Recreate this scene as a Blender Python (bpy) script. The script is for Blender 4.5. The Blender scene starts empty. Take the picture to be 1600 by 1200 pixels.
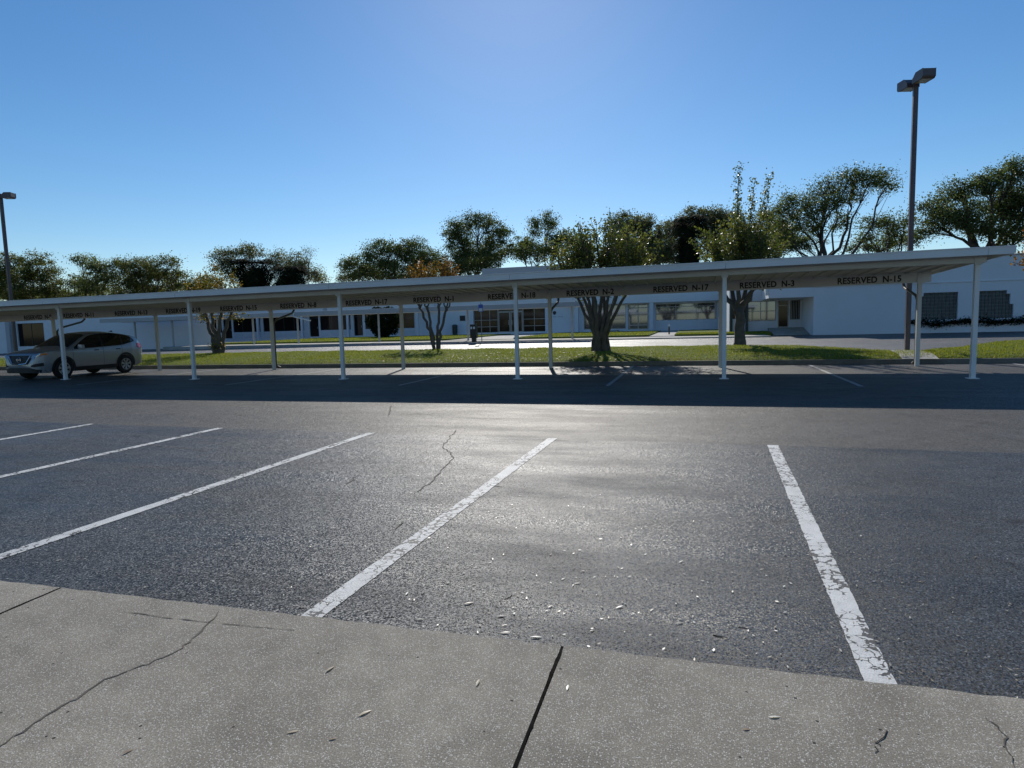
import bpy, bmesh, math, random
import numpy as np
from mathutils import Vector, Matrix
random.seed(7); RNG = np.random.default_rng(11)
sc = bpy.context.scene
COL = sc.collection
# ------------------------------------------------------------------ camera
YAW, PITCH, ROLL, FPX, EYE = 0.27874, -0.09543, -0.02602, 991.6, 1.5585
def cam_axes():
    f = Vector((-math.sin(YAW)*math.cos(PITCH), math.cos(YAW)*math.cos(PITCH), math.sin(PITCH)))
    r = Vector((math.cos(YAW), math.sin(YAW), 0)); u = r.cross(f)
    c, s = math.cos(ROLL), math.sin(ROLL)
    return c*r + s*u, c*u - s*r, f
CR, CU, CF = cam_axes()
cd = bpy.data.cameras.new('camera'); cam = bpy.data.objects.new('camera', cd); COL.objects.link(cam)
cd.sensor_width = 36; cd.lens = FPX/1600*36; cd.clip_start = 0.05; cd.clip_end = 3000
M4 = Matrix((CR, CU, -CF)).transposed().to_4x4(); M4.translation = (0, 0, EYE)
cam.matrix_world = M4; sc.camera = cam
def at(x, y, Y):                       # the real point at distance Y that shows at photo pixel x, y
    d = CF + CR*((x-800)/FPX) - CU*((y-600)/FPX)
    return Vector((0, 0, EYE)) + d*(Y/d.y)
# ------------------------------------------------------------------ sky and sun
SUN_EL = math.radians(30.5); SUN_AZ = math.radians(-14.5)     # azimuth from +Y towards +X
w = bpy.data.worlds.new('World'); sc.world = w; w.use_nodes = True
nt = w.node_tree; sky = nt.nodes.new('ShaderNodeTexSky'); sky.sky_type = 'NISHITA'; sky.sun_disc = False
sky.sun_elevation = SUN_EL; sky.sun_rotation = SUN_AZ
sky.air_density = 1.0; sky.dust_density = 0.1; sky.ozone_density = 4.0; sky.altitude = 0
bg = nt.nodes['Background']; bg.inputs[1].default_value = 0.102
hs = nt.nodes.new('ShaderNodeHueSaturation'); hs.inputs['Saturation'].default_value = 1.2
nt.links.new(sky.outputs[0], hs.inputs['Color']); nt.links.new(hs.outputs[0], bg.inputs[0])
sl = bpy.data.lights.new('sun', 'SUN'); sl.energy = 4.0; sl.angle = math.radians(0.53); sl.color = (1, 0.95, 0.87)
so = bpy.data.objects.new('sun', sl); COL.objects.link(so)
sdir = Vector((math.sin(SUN_AZ)*math.cos(SUN_EL), math.cos(SUN_AZ)*math.cos(SUN_EL), math.sin(SUN_EL)))
so.rotation_euler = sdir.to_track_quat('Z', 'Y').to_euler(); so.location = sdir*200
sc.view_settings.view_transform = 'Standard'; sc.view_settings.look = 'None'
sc.view_settings.exposure = 0.0; sc.view_settings.gamma = 1
sc.render.engine = 'CYCLES'
# ------------------------------------------------------------------ materials
MATS = {}
def newmat(name):
    m = bpy.data.materials.new(name); m.use_nodes = True; MATS[name] = m
    return m, m.node_tree, m.node_tree.nodes['Principled BSDF']
def N(nt, t, **k):
    n = nt.nodes.new(t)
    for a, b in k.items(): setattr(n, a, b)
    return n
def ramp(nt, src, stops):
    r = N(nt, 'ShaderNodeValToRGB'); e = r.color_ramp.elements
    while len(e) < len(stops): e.new(0.5)
    for q, (p, c) in zip(e, stops):
        q.position = p; q.color = (c, c, c, 1) if not hasattr(c, '__len__') else (*c, 1)
    nt.links.new(src, r.inputs[0]); return r.outputs[0]
def mul(nt, a, b, f=1.0, typ='MULTIPLY'):
    m = N(nt, 'ShaderNodeMix', data_type='RGBA', blend_type=typ)
    m.inputs[0].default_value = f if not hasattr(f, 'links') else 1
    if hasattr(f, 'links'): nt.links.new(f, m.inputs[0])
    for v, s in ((a, m.inputs[6]), (b, m.inputs[7])):
        if hasattr(v, 'links'): nt.links.new(v, s)
        else: s.default_value = (*v, 1)
    return m.outputs[2]
def noise(nt, vec, scale, detail=4, rough=0.55):
    n = N(nt, 'ShaderNodeTexNoise'); n.inputs['Scale'].default_value = scale
    n.inputs['Detail'].default_value = detail; n.inputs['Roughness'].default_value = rough
    nt.links.new(vec, n.inputs['Vector']); return n.outputs[0]
def voro(nt, vec, scale, feature='F1', rnd=1.0):
    n = N(nt, 'ShaderNodeTexVoronoi', feature=feature); n.inputs['Scale'].default_value = scale
    n.inputs['Randomness'].default_value = rnd
    nt.links.new(vec, n.inputs['Vector']); return n
def bump(nt, h, dist, strength, prev=None):
    b = N(nt, 'ShaderNodeBump'); b.inputs['Distance'].default_value = dist; b.inputs['Strength'].default_value = strength
    nt.links.new(h, b.inputs['Height'])
    if prev is not None: nt.links.new(prev, b.inputs['Normal'])
    return b.outputs[0]
def pos(nt): return N(nt, 'ShaderNodeNewGeometry').outputs['Position']
def math_(nt, op, a, b=None):
    m = N(nt, 'ShaderNodeMath', operation=op)
    for v, s in ((a, m.inputs[0]), (b, m.inputs[1])):
        if v is None: continue
        if hasattr(v, 'links'): nt.links.new(v, s)
        else: s.default_value = v
    return m.outputs[0]
def plain(name, col, rough=0.5, metal=0.0, var=0.12, vscale=3.0, spec=0.5, bmp=0.0, bscale=40, coat=0.0):
    m, nt, b = newmat(name); p = pos(nt)
    n = noise(nt, p, vscale, 5)
    c = mul(nt, col, ramp(nt, n, [(0.25, 1-var), (0.75, 1+var)]))
    nt.links.new(c, b.inputs['Base Color'])
    nt.links.new(ramp(nt, noise(nt, p, vscale*2.3, 3), [(0.3, max(0.02, rough*0.85)), (0.7, min(1, rough*1.15))]), b.inputs['Roughness'])
    b.inputs['Metallic'].default_value = metal; b.inputs['Specular IOR Level'].default_value = spec
    b.inputs['Coat Weight'].default_value = coat
    if bmp: nt.links.new(bump(nt, noise(nt, p, bscale, 3), 0.01, bmp), b.inputs['Normal'])
    return m
def asphalt(name, col, rough=(0.52, 0.76), patch=0.25, speck=0.6, spec=0.42, facet=0.75):
    m, nt, b = newmat(name); p = pos(nt)
    v = voro(nt, p, 135); v2 = voro(nt, p, 300)
    n1 = noise(nt, p, 0.45, 6, 0.6); n2 = noise(nt, p, 3.0, 5); n3 = noise(nt, p, 60, 3)
    c = mul(nt, col, ramp(nt, n1, [(0.3, 1-patch), (0.7, 1+patch)]))
    c = mul(nt, c, ramp(nt, n2, [(0.25, 0.85), (0.75, 1.15)]))
    sep = N(nt, 'ShaderNodeSeparateColor'); nt.links.new(v.outputs['Color'], sep.inputs[0])
    c = mul(nt, c, ramp(nt, sep.outputs[0], [(0.0, 1-speck), (0.55, 1.0), (0.9, 1.1+speck), (1.0, 1.6+speck*2)]))
    # worn light chips and pits
    c = mul(nt, c, ramp(nt, n3, [(0.28, 0.45), (0.42, 1.0)]))
    st = ramp(nt, noise(nt, p, 1.4, 5, .62), [(0.58, 1.0), (0.70, .68)])
    c = mul(nt, c, st)
    drip = voro(nt, p, 1.15); dm = math_(nt, 'ADD', drip.outputs['Distance'], math_(nt, 'MULTIPLY', n2, .18))
    c = mul(nt, c, ramp(nt, dm, [(0.13, (.62, .58, .55)), (0.2, (1, 1, 1))]))
    nt.links.new(c, b.inputs['Base Color'])
    mp = N(nt, 'ShaderNodeMapping'); mp.inputs['Scale'].default_value = (0.35, 1.3, 1); nt.links.new(p, mp.inputs[0])
    rr = noise(nt, mp.outputs[0], 1.1, 7, 0.68)
    nt.links.new(ramp(nt, rr, [(0.32, rough[1]), (0.66, rough[0])]), b.inputs['Roughness'])
    b.inputs['Specular IOR Level'].default_value = spec
    # every stone chip is a small facet with its own tilt
    def tilt(col, k):
        q = N(nt, 'ShaderNodeVectorMath', operation='SUBTRACT'); nt.links.new(col, q.inputs[0]); q.inputs[1].default_value = (.5, .5, .5)
        r = N(nt, 'ShaderNodeVectorMath', operation='MULTIPLY'); nt.links.new(q.outputs[0], r.inputs[0]); r.inputs[1].default_value = (k, k, 0); return r.outputs[0]
    ad = N(nt, 'ShaderNodeVectorMath', operation='ADD'); nt.links.new(tilt(v.outputs['Color'], facet), ad.inputs[0]); nt.links.new(tilt(v2.outputs['Color'], facet*.7), ad.inputs[1])
    a2 = N(nt, 'ShaderNodeVectorMath', operation='ADD'); nt.links.new(ad.outputs[0], a2.inputs[0]); a2.inputs[1].default_value = (0, 0, 1)
    nz_ = N(nt, 'ShaderNodeVectorMath', operation='NORMALIZE'); nt.links.new(a2.outputs[0], nz_.inputs[0])
    nn = bump(nt, n2, 0.02, 0.2, nz_.outputs[0]); nn = bump(nt, n3, 0.004, 0.5, nn)
    nt.links.new(nn, b.inputs['Normal'])
    return m
asphalt('asphalt_sealed', (0.066, 0.070, 0.073), (0.35, 0.62), 0.25, 0.9, 0.125, .58)
asphalt('asphalt_aisle', (0.098, 0.092, 0.082), (0.48, 0.64), 0.15, .6, .13, .6)
asphalt('asphalt_drive', (0.10, 0.097, 0.092), (0.45, 0.62), 0.2, .6, .35)
def concrete(name, col, specks=True):
    m, nt, b = newmat(name); p = pos(nt)
    n1 = noise(nt, p, 1.1, 6, 0.6); n2 = noise(nt, p, 9, 5); n3 = noise(nt, p, 170, 2)
    c = mul(nt, col, ramp(nt, n1, [(0.3, 0.7), (0.7, 1.2)]))
    c = mul(nt, c, ramp(nt, n2, [(0.25, 0.86), (0.75, 1.12)]))
    c = mul(nt, c, ramp(nt, n3, [(0.3, 0.6), (0.7, 1.4)]))
    if specks:
        for sc_, thr, lo in ((62, 0.16, 0.68), (135, 0.25, 0.6), (95, 0.18, .72)):
            v = voro(nt, p, sc_); sep = N(nt, 'ShaderNodeSeparateColor'); nt.links.new(v.outputs['Color'], sep.inputs[0])
            msk = math_(nt, 'MULTIPLY', math_(nt, 'LESS_THAN', v.outputs['Distance'], thr*1.3), math_(nt, 'GREATER_THAN', sep.outputs[0], lo))
            c = mul(nt, c, (0.56, 0.54, 0.48), msk, 'MIX')
        v = voro(nt, p, 14); sep = N(nt, 'ShaderNodeSeparateColor'); nt.links.new(v.outputs['Color'], sep.inputs[0])
        msk = math_(nt, 'MULTIPLY', math_(nt, 'LESS_THAN', v.outputs['Distance'], 0.09), math_(nt, 'GREATER_THAN', sep.outputs[1], 0.72))
        c = mul(nt, c, (0.03, 0.028, 0.025), msk, 'MIX')
    nt.links.new(c, b.inputs['Base Color']); b.inputs['Roughness'].default_value = 0.85
    b.inputs['Specular IOR Level'].default_value = 0.3
    nt.links.new(bump(nt, n3, 0.003, 0.5, bump(nt, n2, 0.01, 0.3)), b.inputs['Normal'])
    return m
concrete('concrete', (0.28, 0.25, 0.20)); concrete('concrete_light', (0.42, 0.40, 0.36), False); concrete('kerb_concrete', (0.2, 0.19, 0.17), False)
def paint_line():
    m, nt, b = newmat('line_paint'); p = pos(nt)
    v = voro(nt, p, 14, 'DISTANCE_TO_EDGE'); mp = N(nt, 'ShaderNodeMapping'); mp.inputs['Scale'].default_value = (1, 0.8, 1)
    d = N(nt, 'ShaderNodeVectorMath', operation='ADD'); nz = N(nt, 'ShaderNodeTexNoise'); nz.inputs['Scale'].default_value = 22; nt.links.new(p, nz.inputs['Vector'])
    s = N(nt, 'ShaderNodeVectorMath', operation='SCALE'); s.inputs['Scale'].default_value = 0.07; nt.links.new(nz.outputs['Color'], s.inputs[0])
    nt.links.new(p, d.inputs[0]); nt.links.new(s.outputs[0], d.inputs[1]); nt.links.new(d.outputs[0], v.inputs['Vector'])
    area = ramp(nt, noise(nt, p, 1.3, 4), [(0.42, 0.0), (0.6, 1.0)])
    wid = math_(nt, 'MULTIPLY', ramp(nt, noise(nt, p, 9, 3), [(0.38, 0.0), (0.68, 0.24)]), area)
    crack = math_(nt, 'LESS_THAN', v.outputs['Distance'], wid)
    chips = math_(nt, 'MULTIPLY', math_(nt, 'LESS_THAN', noise(nt, p, 120, 3), 0.43), ramp(nt, noise(nt, p, 2.1, 3), [(0.4, 0.15), (0.65, 1.0)]))
    c = mul(nt, (0.69, 0.685, 0.65), ramp(nt, noise(nt, p, 6, 5), [(0.25, 0.8), (0.75, 1.1)]))
    c = mul(nt, c, (0.17, 0.168, 0.16), chips, 'MIX'); c = mul(nt, c, (0.045, 0.046, 0.048), crack, 'MIX')
    nt.links.new(c, b.inputs['Base Color']); b.inputs['Roughness'].default_value = 0.7
    nt.links.new(bump(nt, voro(nt, p, 95).outputs['Distance'], 0.003, 0.35), b.inputs['Normal'])
paint_line()
plain('faded_paint', (0.38, 0.38, 0.37), 0.8, var=0.4, vscale=14)
plain('joint_black', (0.006, 0.0055, 0.005), 0.95, var=0.5, vscale=12, spec=0.05)
plain('crack_soft', (0.10, 0.088, 0.072), 0.95, var=0.5, vscale=8)
plain('crack_dirt', (0.018, 0.016, 0.013), 0.95, var=0.3, vscale=30)
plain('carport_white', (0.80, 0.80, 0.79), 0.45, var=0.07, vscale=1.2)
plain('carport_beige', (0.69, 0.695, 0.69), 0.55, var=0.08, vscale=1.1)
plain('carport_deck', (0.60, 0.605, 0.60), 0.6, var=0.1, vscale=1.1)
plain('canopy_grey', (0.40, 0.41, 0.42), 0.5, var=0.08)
plain('downspout', (0.10, 0.09, 0.085), 0.5, var=0.2)  # the pipe's own shade is put into this dark colour
plain('letter_black', (0.035, 0.035, 0.036), 0.6, var=0.2)
plain('stucco', (0.72, 0.735, 0.77), 0.85, var=0.05, vscale=0.5, bmp=0.25, bscale=25)
plain('stucco_grey', (0.42, 0.43, 0.45), 0.85, var=0.07, vscale=0.6, bmp=0.2)
plain('roof_gravel', (0.3, 0.29, 0.27), 0.9)
plain('panel_white', (0.60, 0.64, 0.68), 0.6, var=0.08, vscale=1.5)
plain('alu_frame', (0.36, 0.35, 0.33), 0.4, 0.4, var=0.1)
plain('bronze_frame', (0.045, 0.038, 0.033), 0.45, 0.3)
plain('interior', (0.09, 0.085, 0.08), 0.9)
plain('door_dark', (0.022, 0.02, 0.02), 0.4)
plain('glass_dark', (0.010, 0.009, 0.009), 0.06, var=0.2, spec=0.22)
plain('glass_mirror', (0.13, 0.155, 0.19), 0.04, 0.75, var=0.05)
plain('glass_block', (0.085, 0.10, 0.10), 0.35, var=0.6, vscale=5, spec=0.25)
plain('mortar', (0.20, 0.20, 0.195), 0.8)
plain('pole_bronze', (0.095, 0.072, 0.075), 0.42, 0.2, var=0.2, vscale=2)
plain('lamp_lens', (0.30, 0.28, 0.2), 0.25)
plain('car_paint', (0.33, 0.36, 0.40), 0.33, 0.6, var=0.02, coat=0.6)
plain('car_black', (0.014, 0.014, 0.015), 0.55)
plain('tyre', (0.016, 0.016, 0.016), 0.85)
plain('rim', (0.45, 0.45, 0.46), 0.35, 0.7)
plain('car_glass', (0.010, 0.011, 0.011), 0.05, spec=0.6)
plain('chrome', (0.75, 0.75, 0.77), 0.12, 1.0)
plain('lamp_clear', (0.42, 0.45, 0.5), 0.08, 0.5)
plain('lamp_amber', (0.75, 0.22, 0.03), 0.15)
plain('lamp_red', (0.42, 0.012, 0.012), 0.12, coat=0.6)
plain('bark', (0.055, 0.045, 0.035), 0.9, var=0.4, vscale=9, bmp=0.8, bscale=30)
plain('bark_pale', (0.10, 0.08, 0.062), 0.8, var=0.35, vscale=5, bmp=0.4, bscale=18)
plain('blue_sign', (0.03, 0.10, 0.42), 0.4); plain('white_paint', (0.75, 0.75, 0.74), 0.5)
plain('dark_green', (0.012, 0.03, 0.03), 0.4); plain('box_black', (0.015, 0.015, 0.016), 0.4)
plain('galvanised', (0.3, 0.3, 0.3), 0.45, 0.6)
plain('cable', (0.02, 0.02, 0.02), 0.6)
plain('twig', (0.045, 0.034, 0.025), 0.9)
def leafmat(name, c1, c2, c3, trans=0.38, rough=0.5, gloss=0.25):
    m, nt, b = newmat(name)
    a = N(nt, 'ShaderNodeAttribute'); a.attribute_name = 'rnd'
    c = ramp(nt, a.outputs['Fac'], [(0.0, c1), (0.55, c2), (1.0, c3)])
    nt.links.new(c, b.inputs['Base Color']); b.inputs['Roughness'].default_value = rough
    b.inputs['Specular IOR Level'].default_value = gloss
    t = N(nt, 'ShaderNodeBsdfTranslucent'); nt.links.new(mul(nt, c, (1.3, 1.25, 0.7)), t.inputs[0])
    mx = N(nt, 'ShaderNodeMixShader'); mx.inputs[0].default_value = trans
    nt.links.new(b.outputs[0], mx.inputs[1]); nt.links.new(t.outputs[0], mx.inputs[2])
    nt.links.new(mx.outputs[0], nt.nodes['Material Output'].inputs[0])
    return m
leafmat('leaf_oak', (0.062, 0.09, 0.034), (0.125, 0.16, 0.06), (0.24, 0.25, 0.11), .5)
leafmat('leaf_olive', (0.058, 0.078, 0.025), (0.125, 0.145, 0.046), (0.22, 0.20, 0.08), .48)
leafmat('leaf_grey', (0.065, 0.085, 0.045), (0.135, 0.15, 0.08), (0.24, 0.24, 0.13), .48)
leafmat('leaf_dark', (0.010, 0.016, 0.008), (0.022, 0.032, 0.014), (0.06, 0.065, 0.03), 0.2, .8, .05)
leafmat('leaf_myrtle', (0.055, 0.08, 0.02), (0.125, 0.15, 0.04), (0.23, 0.21, 0.06), 0.5, 0.4, 0.5)
leafmat('leaf_autumn', (0.10, 0.09, 0.02), (0.26, 0.13, 0.025), (0.42, 0.12, 0.025), 0.45)
leafmat('leaf_yellow', (0.09, 0.10, 0.02), (0.22, 0.17, 0.03), (0.34, 0.18, 0.03), 0.45)
leafmat('blade', (0.11, 0.15, 0.022), (0.20, 0.235, 0.036), (0.33, 0.30, 0.08), 0.5, 0.55)
leafmat('litter', (0.26, 0.15, 0.07), (0.55, 0.47, 0.35), (0.86, 0.84, 0.77), 0.25, 0.42, 0.5)  # pale end has the leaves' white glints put into the colour
leafmat('litter_brown', (0.13, 0.09, 0.04), (0.24, 0.18, 0.09), (0.4, 0.33, 0.2), 0.3, 0.6, 0.3)
def lawnmat():
    m, nt, b = newmat('lawn'); p = pos(nt)
    c = mul(nt, (0.155, 0.195, 0.032), ramp(nt, noise(nt, p, 0.7, 6, .65), [(0.3, (0.7, 0.85, 0.9)), (0.55, (1.05, 1.05, 1.0)), (0.72, (1.6, 1.2, 1.3))]))
    c = mul(nt, c, ramp(nt, noise(nt, p, 14, 5), [(0.3, 0.55), (0.7, 1.35)]))
    nt.links.new(c, b.inputs['Base Color']); b.inputs['Roughness'].default_value = 0.9; b.inputs['Specular IOR Level'].default_value = 0.1
    nt.links.new(bump(nt, noise(nt, p, 30, 4), 0.08, 1.0), b.inputs['Normal'])
lawnmat()
plain('far_ground', (0.07, 0.075, 0.035), 0.95, var=0.3, vscale=0.05)
# ------------------------------------------------------------------ mesh helpers
class MB:
    def __init__(s): s.v = []; s.f = []
    def add(s, vs, fs):
        o = len(s.v); s.v += [tuple(x) for x in vs]; s.f += [tuple(i+o for i in f) for f in fs]; return s
    def box(s, x0, x1, y0, y1, z0, z1, kx=0.0):          # kx: rise per metre along x (about x = 0)
        c = [(x, y, z + kx*x) for z in (z0, z1) for y in (y0, y1) for x in (x0, x1)]
        return s.add(c, [(0,2,3,1),(4,5,7,6),(0,1,5,4),(2,6,7,3),(0,4,6,2),(1,3,7,5)])
    def quad(s, a, b, c, d): return s.add([a, b, c, d], [(0,1,2,3)])
    def tube(s, pts, rad, n=8, caps=True):
        pts = [Vector(p) for p in pts]
        if not hasattr(rad, '__len__'): rad = [rad]*len(pts)
        o = len(s.v); up = None
        for i, p in enumerate(pts):
            t = (pts[min(i+1, len(pts)-1)] - pts[max(i-1, 0)]).normalized()
            if up is None: up = t.orthogonal().normalized()
            up = (up - t*up.dot(t)); up = up.normalized() if up.length > 1e-6 else t.orthogonal().normalized()
            b = t.cross(up)
            for k in range(n):
                a = 2*math.pi*k/n; s.v.append(tuple(p + (up*math.cos(a) + b*math.sin(a))*rad[i]))
        for i in range(len(pts)-1):
            for k in range(n):
                s.f.append((o+i*n+k, o+i*n+(k+1)%n, o+(i+1)*n+(k+1)%n, o+(i+1)*n+k))
        if caps:
            s.f.append(tuple(o+k for k in range(n))[::-1]); s.f.append(tuple(o+(len(pts)-1)*n+k for k in range(n)))
        return s
    def lathe_x(s, prof, c, n=32):                       # prof: (x, r) list, axis along x at centre c
        o = len(s.v)
        for x, r in prof:
            for k in range(n):
                a = 2*math.pi*k/n; s.v.append((c[0]+x, c[1]+r*math.cos(a), c[2]+r*math.sin(a)))
        for i in range(len(prof)-1):
            for k in range(n): s.f.append((o+i*n+k, o+i*n+(k+1)%n, o+(i+1)*n+(k+1)%n, o+(i+1)*n+k))
        return s
    def grid(s, fn, us, vs):
        o = len(s.v); nv = len(vs)
        for u in us:
            for v in vs: s.v.append(tuple(fn(u, v)))
        for i in range(len(us)-1):
            for j in range(nv-1): s.f.append((o+i*nv+j, o+(i+1)*nv+j, o+(i+1)*nv+j+1, o+i*nv+j+1))
        return s
    def build(s, name, mat, parent=None, smooth=False, bevel=0.0, recalc=True):
        me = bpy.data.meshes.new(name); me.from_pydata(s.v, [], s.f)
        if recalc or bevel:
            bm = bmesh.new(); bm.from_mesh(me)
            if bevel: bmesh.ops.bevel(bm, geom=bm.edges[:], offset=bevel, segments=2, affect='EDGES', clamp_overlap=True)
            if recalc: bmesh.ops.recalc_face_normals(bm, faces=bm.faces)
            bm.to_mesh(me); bm.free()
        if smooth: me.polygons.foreach_set('use_smooth', [True]*len(me.polygons))
        me.materials.append(MATS[mat])
        o = bpy.data.objects.new(name, me); COL.objects.link(o)
        if parent: o.parent = parent
        return o
def arr_mesh(name, V, F, mat, parent=None, rnd=None, loc=None):
    me = bpy.data.meshes.new(name); V = np.ascontiguousarray(V, np.float32); F = np.ascontiguousarray(F, np.int32)
    k = F.shape[1]
    me.vertices.add(len(V)); me.vertices.foreach_set('co', V.ravel())
    me.loops.add(F.size); me.loops.foreach_set('vertex_index', F.ravel())
    me.polygons.add(len(F)); me.polygons.foreach_set('loop_start', np.arange(0, F.size, k, dtype=np.int32))
    me.polygons.foreach_set('loop_total', np.full(len(F), k, np.int32))
    if rnd is not None:
        a = me.attributes.new('rnd', 'FLOAT', 'FACE'); a.data.foreach_set('value', np.ascontiguousarray(rnd, np.float32))
    me.update(calc_edges=True); me.materials.append(MATS[mat])
    o = bpy.data.objects.new(name, me); COL.objects.link(o)
    if parent: o.parent = parent
    return o
def thing(name, label, cat, loc=(0, 0, 0), rz=0, group=None):
    o = bpy.data.objects.new(name, None); COL.objects.link(o); o.location = loc; o.rotation_euler = (0, 0, rz)
    o.empty_display_size = 0.3
    return tag(o, label, cat, group)
def tag(o, label=None, cat=None, group=None, kind=None):
    for k, v in (('label', label), ('category', cat), ('group', group), ('kind', kind)):
        if v: o[k] = v
    return o
def copy_tree(o, parent=None):
    c = o.copy(); COL.objects.link(c); c.parent = parent
    for ch in o.children: copy_tree(ch, c)
    return c
def lerp(x, xs, ys): return float(np.interp(x, xs, ys))
# ------------------------------------------------------------------ ground
KY = 22.0                                                  # kerb face of the grass strip
def gz(x, y):                                              # grade beyond the kerb
    z = 0.12 + 0.0125*(y-KY) if y < 41 else 0.3575
    return z - 0.010*max(0, -x-22)*min(1, max(0, (y-KY)/15))
def tagst(o): return tag(o, kind='structure')
m = MB(); m.quad((-900,-400,-0.4),(900,-400,-0.4),(900,1500,-0.4),(-900,1500,-0.4)); tagst(m.build('ground', 'far_ground'))
m = MB(); m.grid(lambda u, v: (u, v, 0.0), [-75, -40, 0, 45], [-9, 2.6, 8.3, 22.05]); lot = tagst(m.build('parking_lot', 'asphalt_aisle'))
ROT = -0.0322
def rowY(x): return 8.324 + ROT*(x+4.55)
m = MB(); XS = [-60+i*1.0 for i in range(100)]
m.grid(lambda u, v: (u, (2.6 if v == 0 else rowY(u)+0.02*math.sin(u*3.1)+0.015*math.sin(u*7.7)), 0.004), XS, [0, 1]); tagst(m.build('parking_bay', 'asphalt_sealed'))
def strip(name, pts, w, z, mat, parent, jit=0.0, step=0.06, taper=False):
    m = MB(); P = []
    for (a, b) in zip(pts[:-1], pts[1:]):
        a = Vector(a); b = Vector(b); n = max(1, int((b-a).length/step))
        P += [a.lerp(b, i/n) for i in range(n)]
    P.append(Vector(pts[-1])); V = []
    for i, p in enumerate(P):
        t = (P[min(i+1, len(P)-1)]-P[max(i-1, 0)]).normalized(); nrm = Vector((-t.y, t.x))
        ww = w/2*(min(1, i/3, (len(P)-1-i)/3) if taper else 1)
        for sgn in (-1, 1):
            q = p + nrm*sgn*(ww + random.uniform(-jit, jit)); V.append((q.x, q.y, z))
    m.add(V, [(2*i, 2*i+1, 2*i+3, 2*i+2) for i in range(len(P)-1)])
    return m.build(name, mat, parent, recalc=False)
for i in range(-4, 7):
    X = -10.036 + i*2.742; Y = rowY(X); L = Y - 2.78
    strip('painted_line', [(X+ROT*L, Y-L), (X, Y)], 0.125, 0.008, 'line_paint', lot, 0.004, 0.05)
for i in range(-4, 1+6):
    X = -21.173 + (i-0.5)*5.486
    strip('painted_line', [(X, 15.2), (X+0.02, 21.9)], 0.1, 0.004, 'faded_paint', lot, 0.006)
def wander(pts, amp, n=5):
    out = []
    for a, b in zip(pts[:-1], pts[1:]):
        for i in range(n): t = i/n; out.append((a[0]+(b[0]-a[0])*t+random.uniform(-amp, amp), a[1]+(b[1]-a[1])*t+random.uniform(-amp, amp)))
    return out+[pts[-1]]
def gnd(x, y, z=0):
    d = CF + CR*((x-800)/FPX) - CU*((y-600)/FPX); p = Vector((0,0,EYE)) + d*((z-EYE)/d.z); return (p.x, p.y)
for pl, wd in (([(612,634),(606,650)], .02), ([(712,672),(700,688),(692,700),(708,712),(700,726),(672,757),(640,775)], .012), ([(630,815),(615,835)], .012),
               ([(560,742),(540,760)], .012), ([(190,690),(330,707)], .01), ([(1360,705),(1410,715)], .01)):
    strip('crack', wander([gnd(*q) for q in pl], 0.02, 6), wd, 0.0085, 'crack_soft', lot, wd*0.35, 0.04, True)
# concrete walk in the foreground, slab by slab
m = MB(); m.box(-60, 40, -9, 2.6, -0.3, -0.02); walk = tagst(m.build('walkway', 'crack_dirt'))
EDGE = 2.825
for i in range(-6, 6):
    x0 = -0.59 + i*3.1 + 0.008; x1 = x0 + 3.1 - 0.016
    for (y0, y1) in ((-2.2, EDGE), (-7, -2.22)):
        m = MB(); n = 40 if y1 > 0 else 2
        top = [(x0+(x1-x0)*k/n, y1 + (random.uniform(-.008, .006) if 0 < k < n and y1 > 0 else 0)) for k in range(n+1)]
        vs = [(x, y0, z) for z in (-0.1, 0.03) for x in (x0, x1)]
        V = [(x0, y0, .03), (x1, y0, .03)] + [(x, y, .03) for x, y in top[::-1]] + [(x0, y0, -.1), (x1, y0, -.1)] + [(x, y+.004, -.1) for x, y in top[::-1]]
        k = n+3; F = [tuple(range(k))] + [(a, k+a, k+(a+1) % k, (a+1) % k) for a in range(k)]
        m.add(V, F); slab = m.build('concrete_slab', 'concrete', walk, recalc=True)
        if i == -1 and y1 > 0:
            strip('crack', wander([gnd(*q, .03) for q in ((345,953),(318,985),(270,1022),(165,1062),(90,1110),(0,1165),(-80,1210))], 0.011, 8), .009, 0.0325, 'crack_soft', slab, .003, .03, True)
            strip('crack', wander([gnd(*q, .03) for q in ((190,955),(280,968),(345,975),(460,985))], 0.006, 6), .004, 0.0325, 'crack_soft', slab, .003, .03, True)
        if i == 0 and y1 > 0:
            strip('crack', wander([gnd(*q, .03) for q in ((1540,1120),(1570,1150),(1585,1200))], 0.008, 6), .005, 0.0325, 'crack_soft', slab, .002, .03, True)
for i in range(-2, 3): strip('joint_dirt', wander([(-.59+i*3.1, -1.5), (-.59+i*3.1, .5), (-.59+i*3.1, EDGE-.01)], .002, 30), .013, .0325, 'joint_black', walk, .003, .03)
# kerb along the grass strip
m = MB(); m.box(-70, 45, KY, KY+0.15, -0.1, 0.15); tagst(m.build('kerb', 'kerb_concrete', bevel=0.02))
# drive beyond the strip
YS = [22.1, 24, 26, 28, 30, 32, 34, 36, 38, 39.5, 41, 43, 45, 50, 58, 64, 70]
m = MB(); m.grid(lambda u, v: (u, v, gz(u, v)-0.03), [-90, -70, -50, -40, -30, -22, 0, 20, 45], YS); drv = tagst(m.build('driveway', 'asphalt_drive'))
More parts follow.
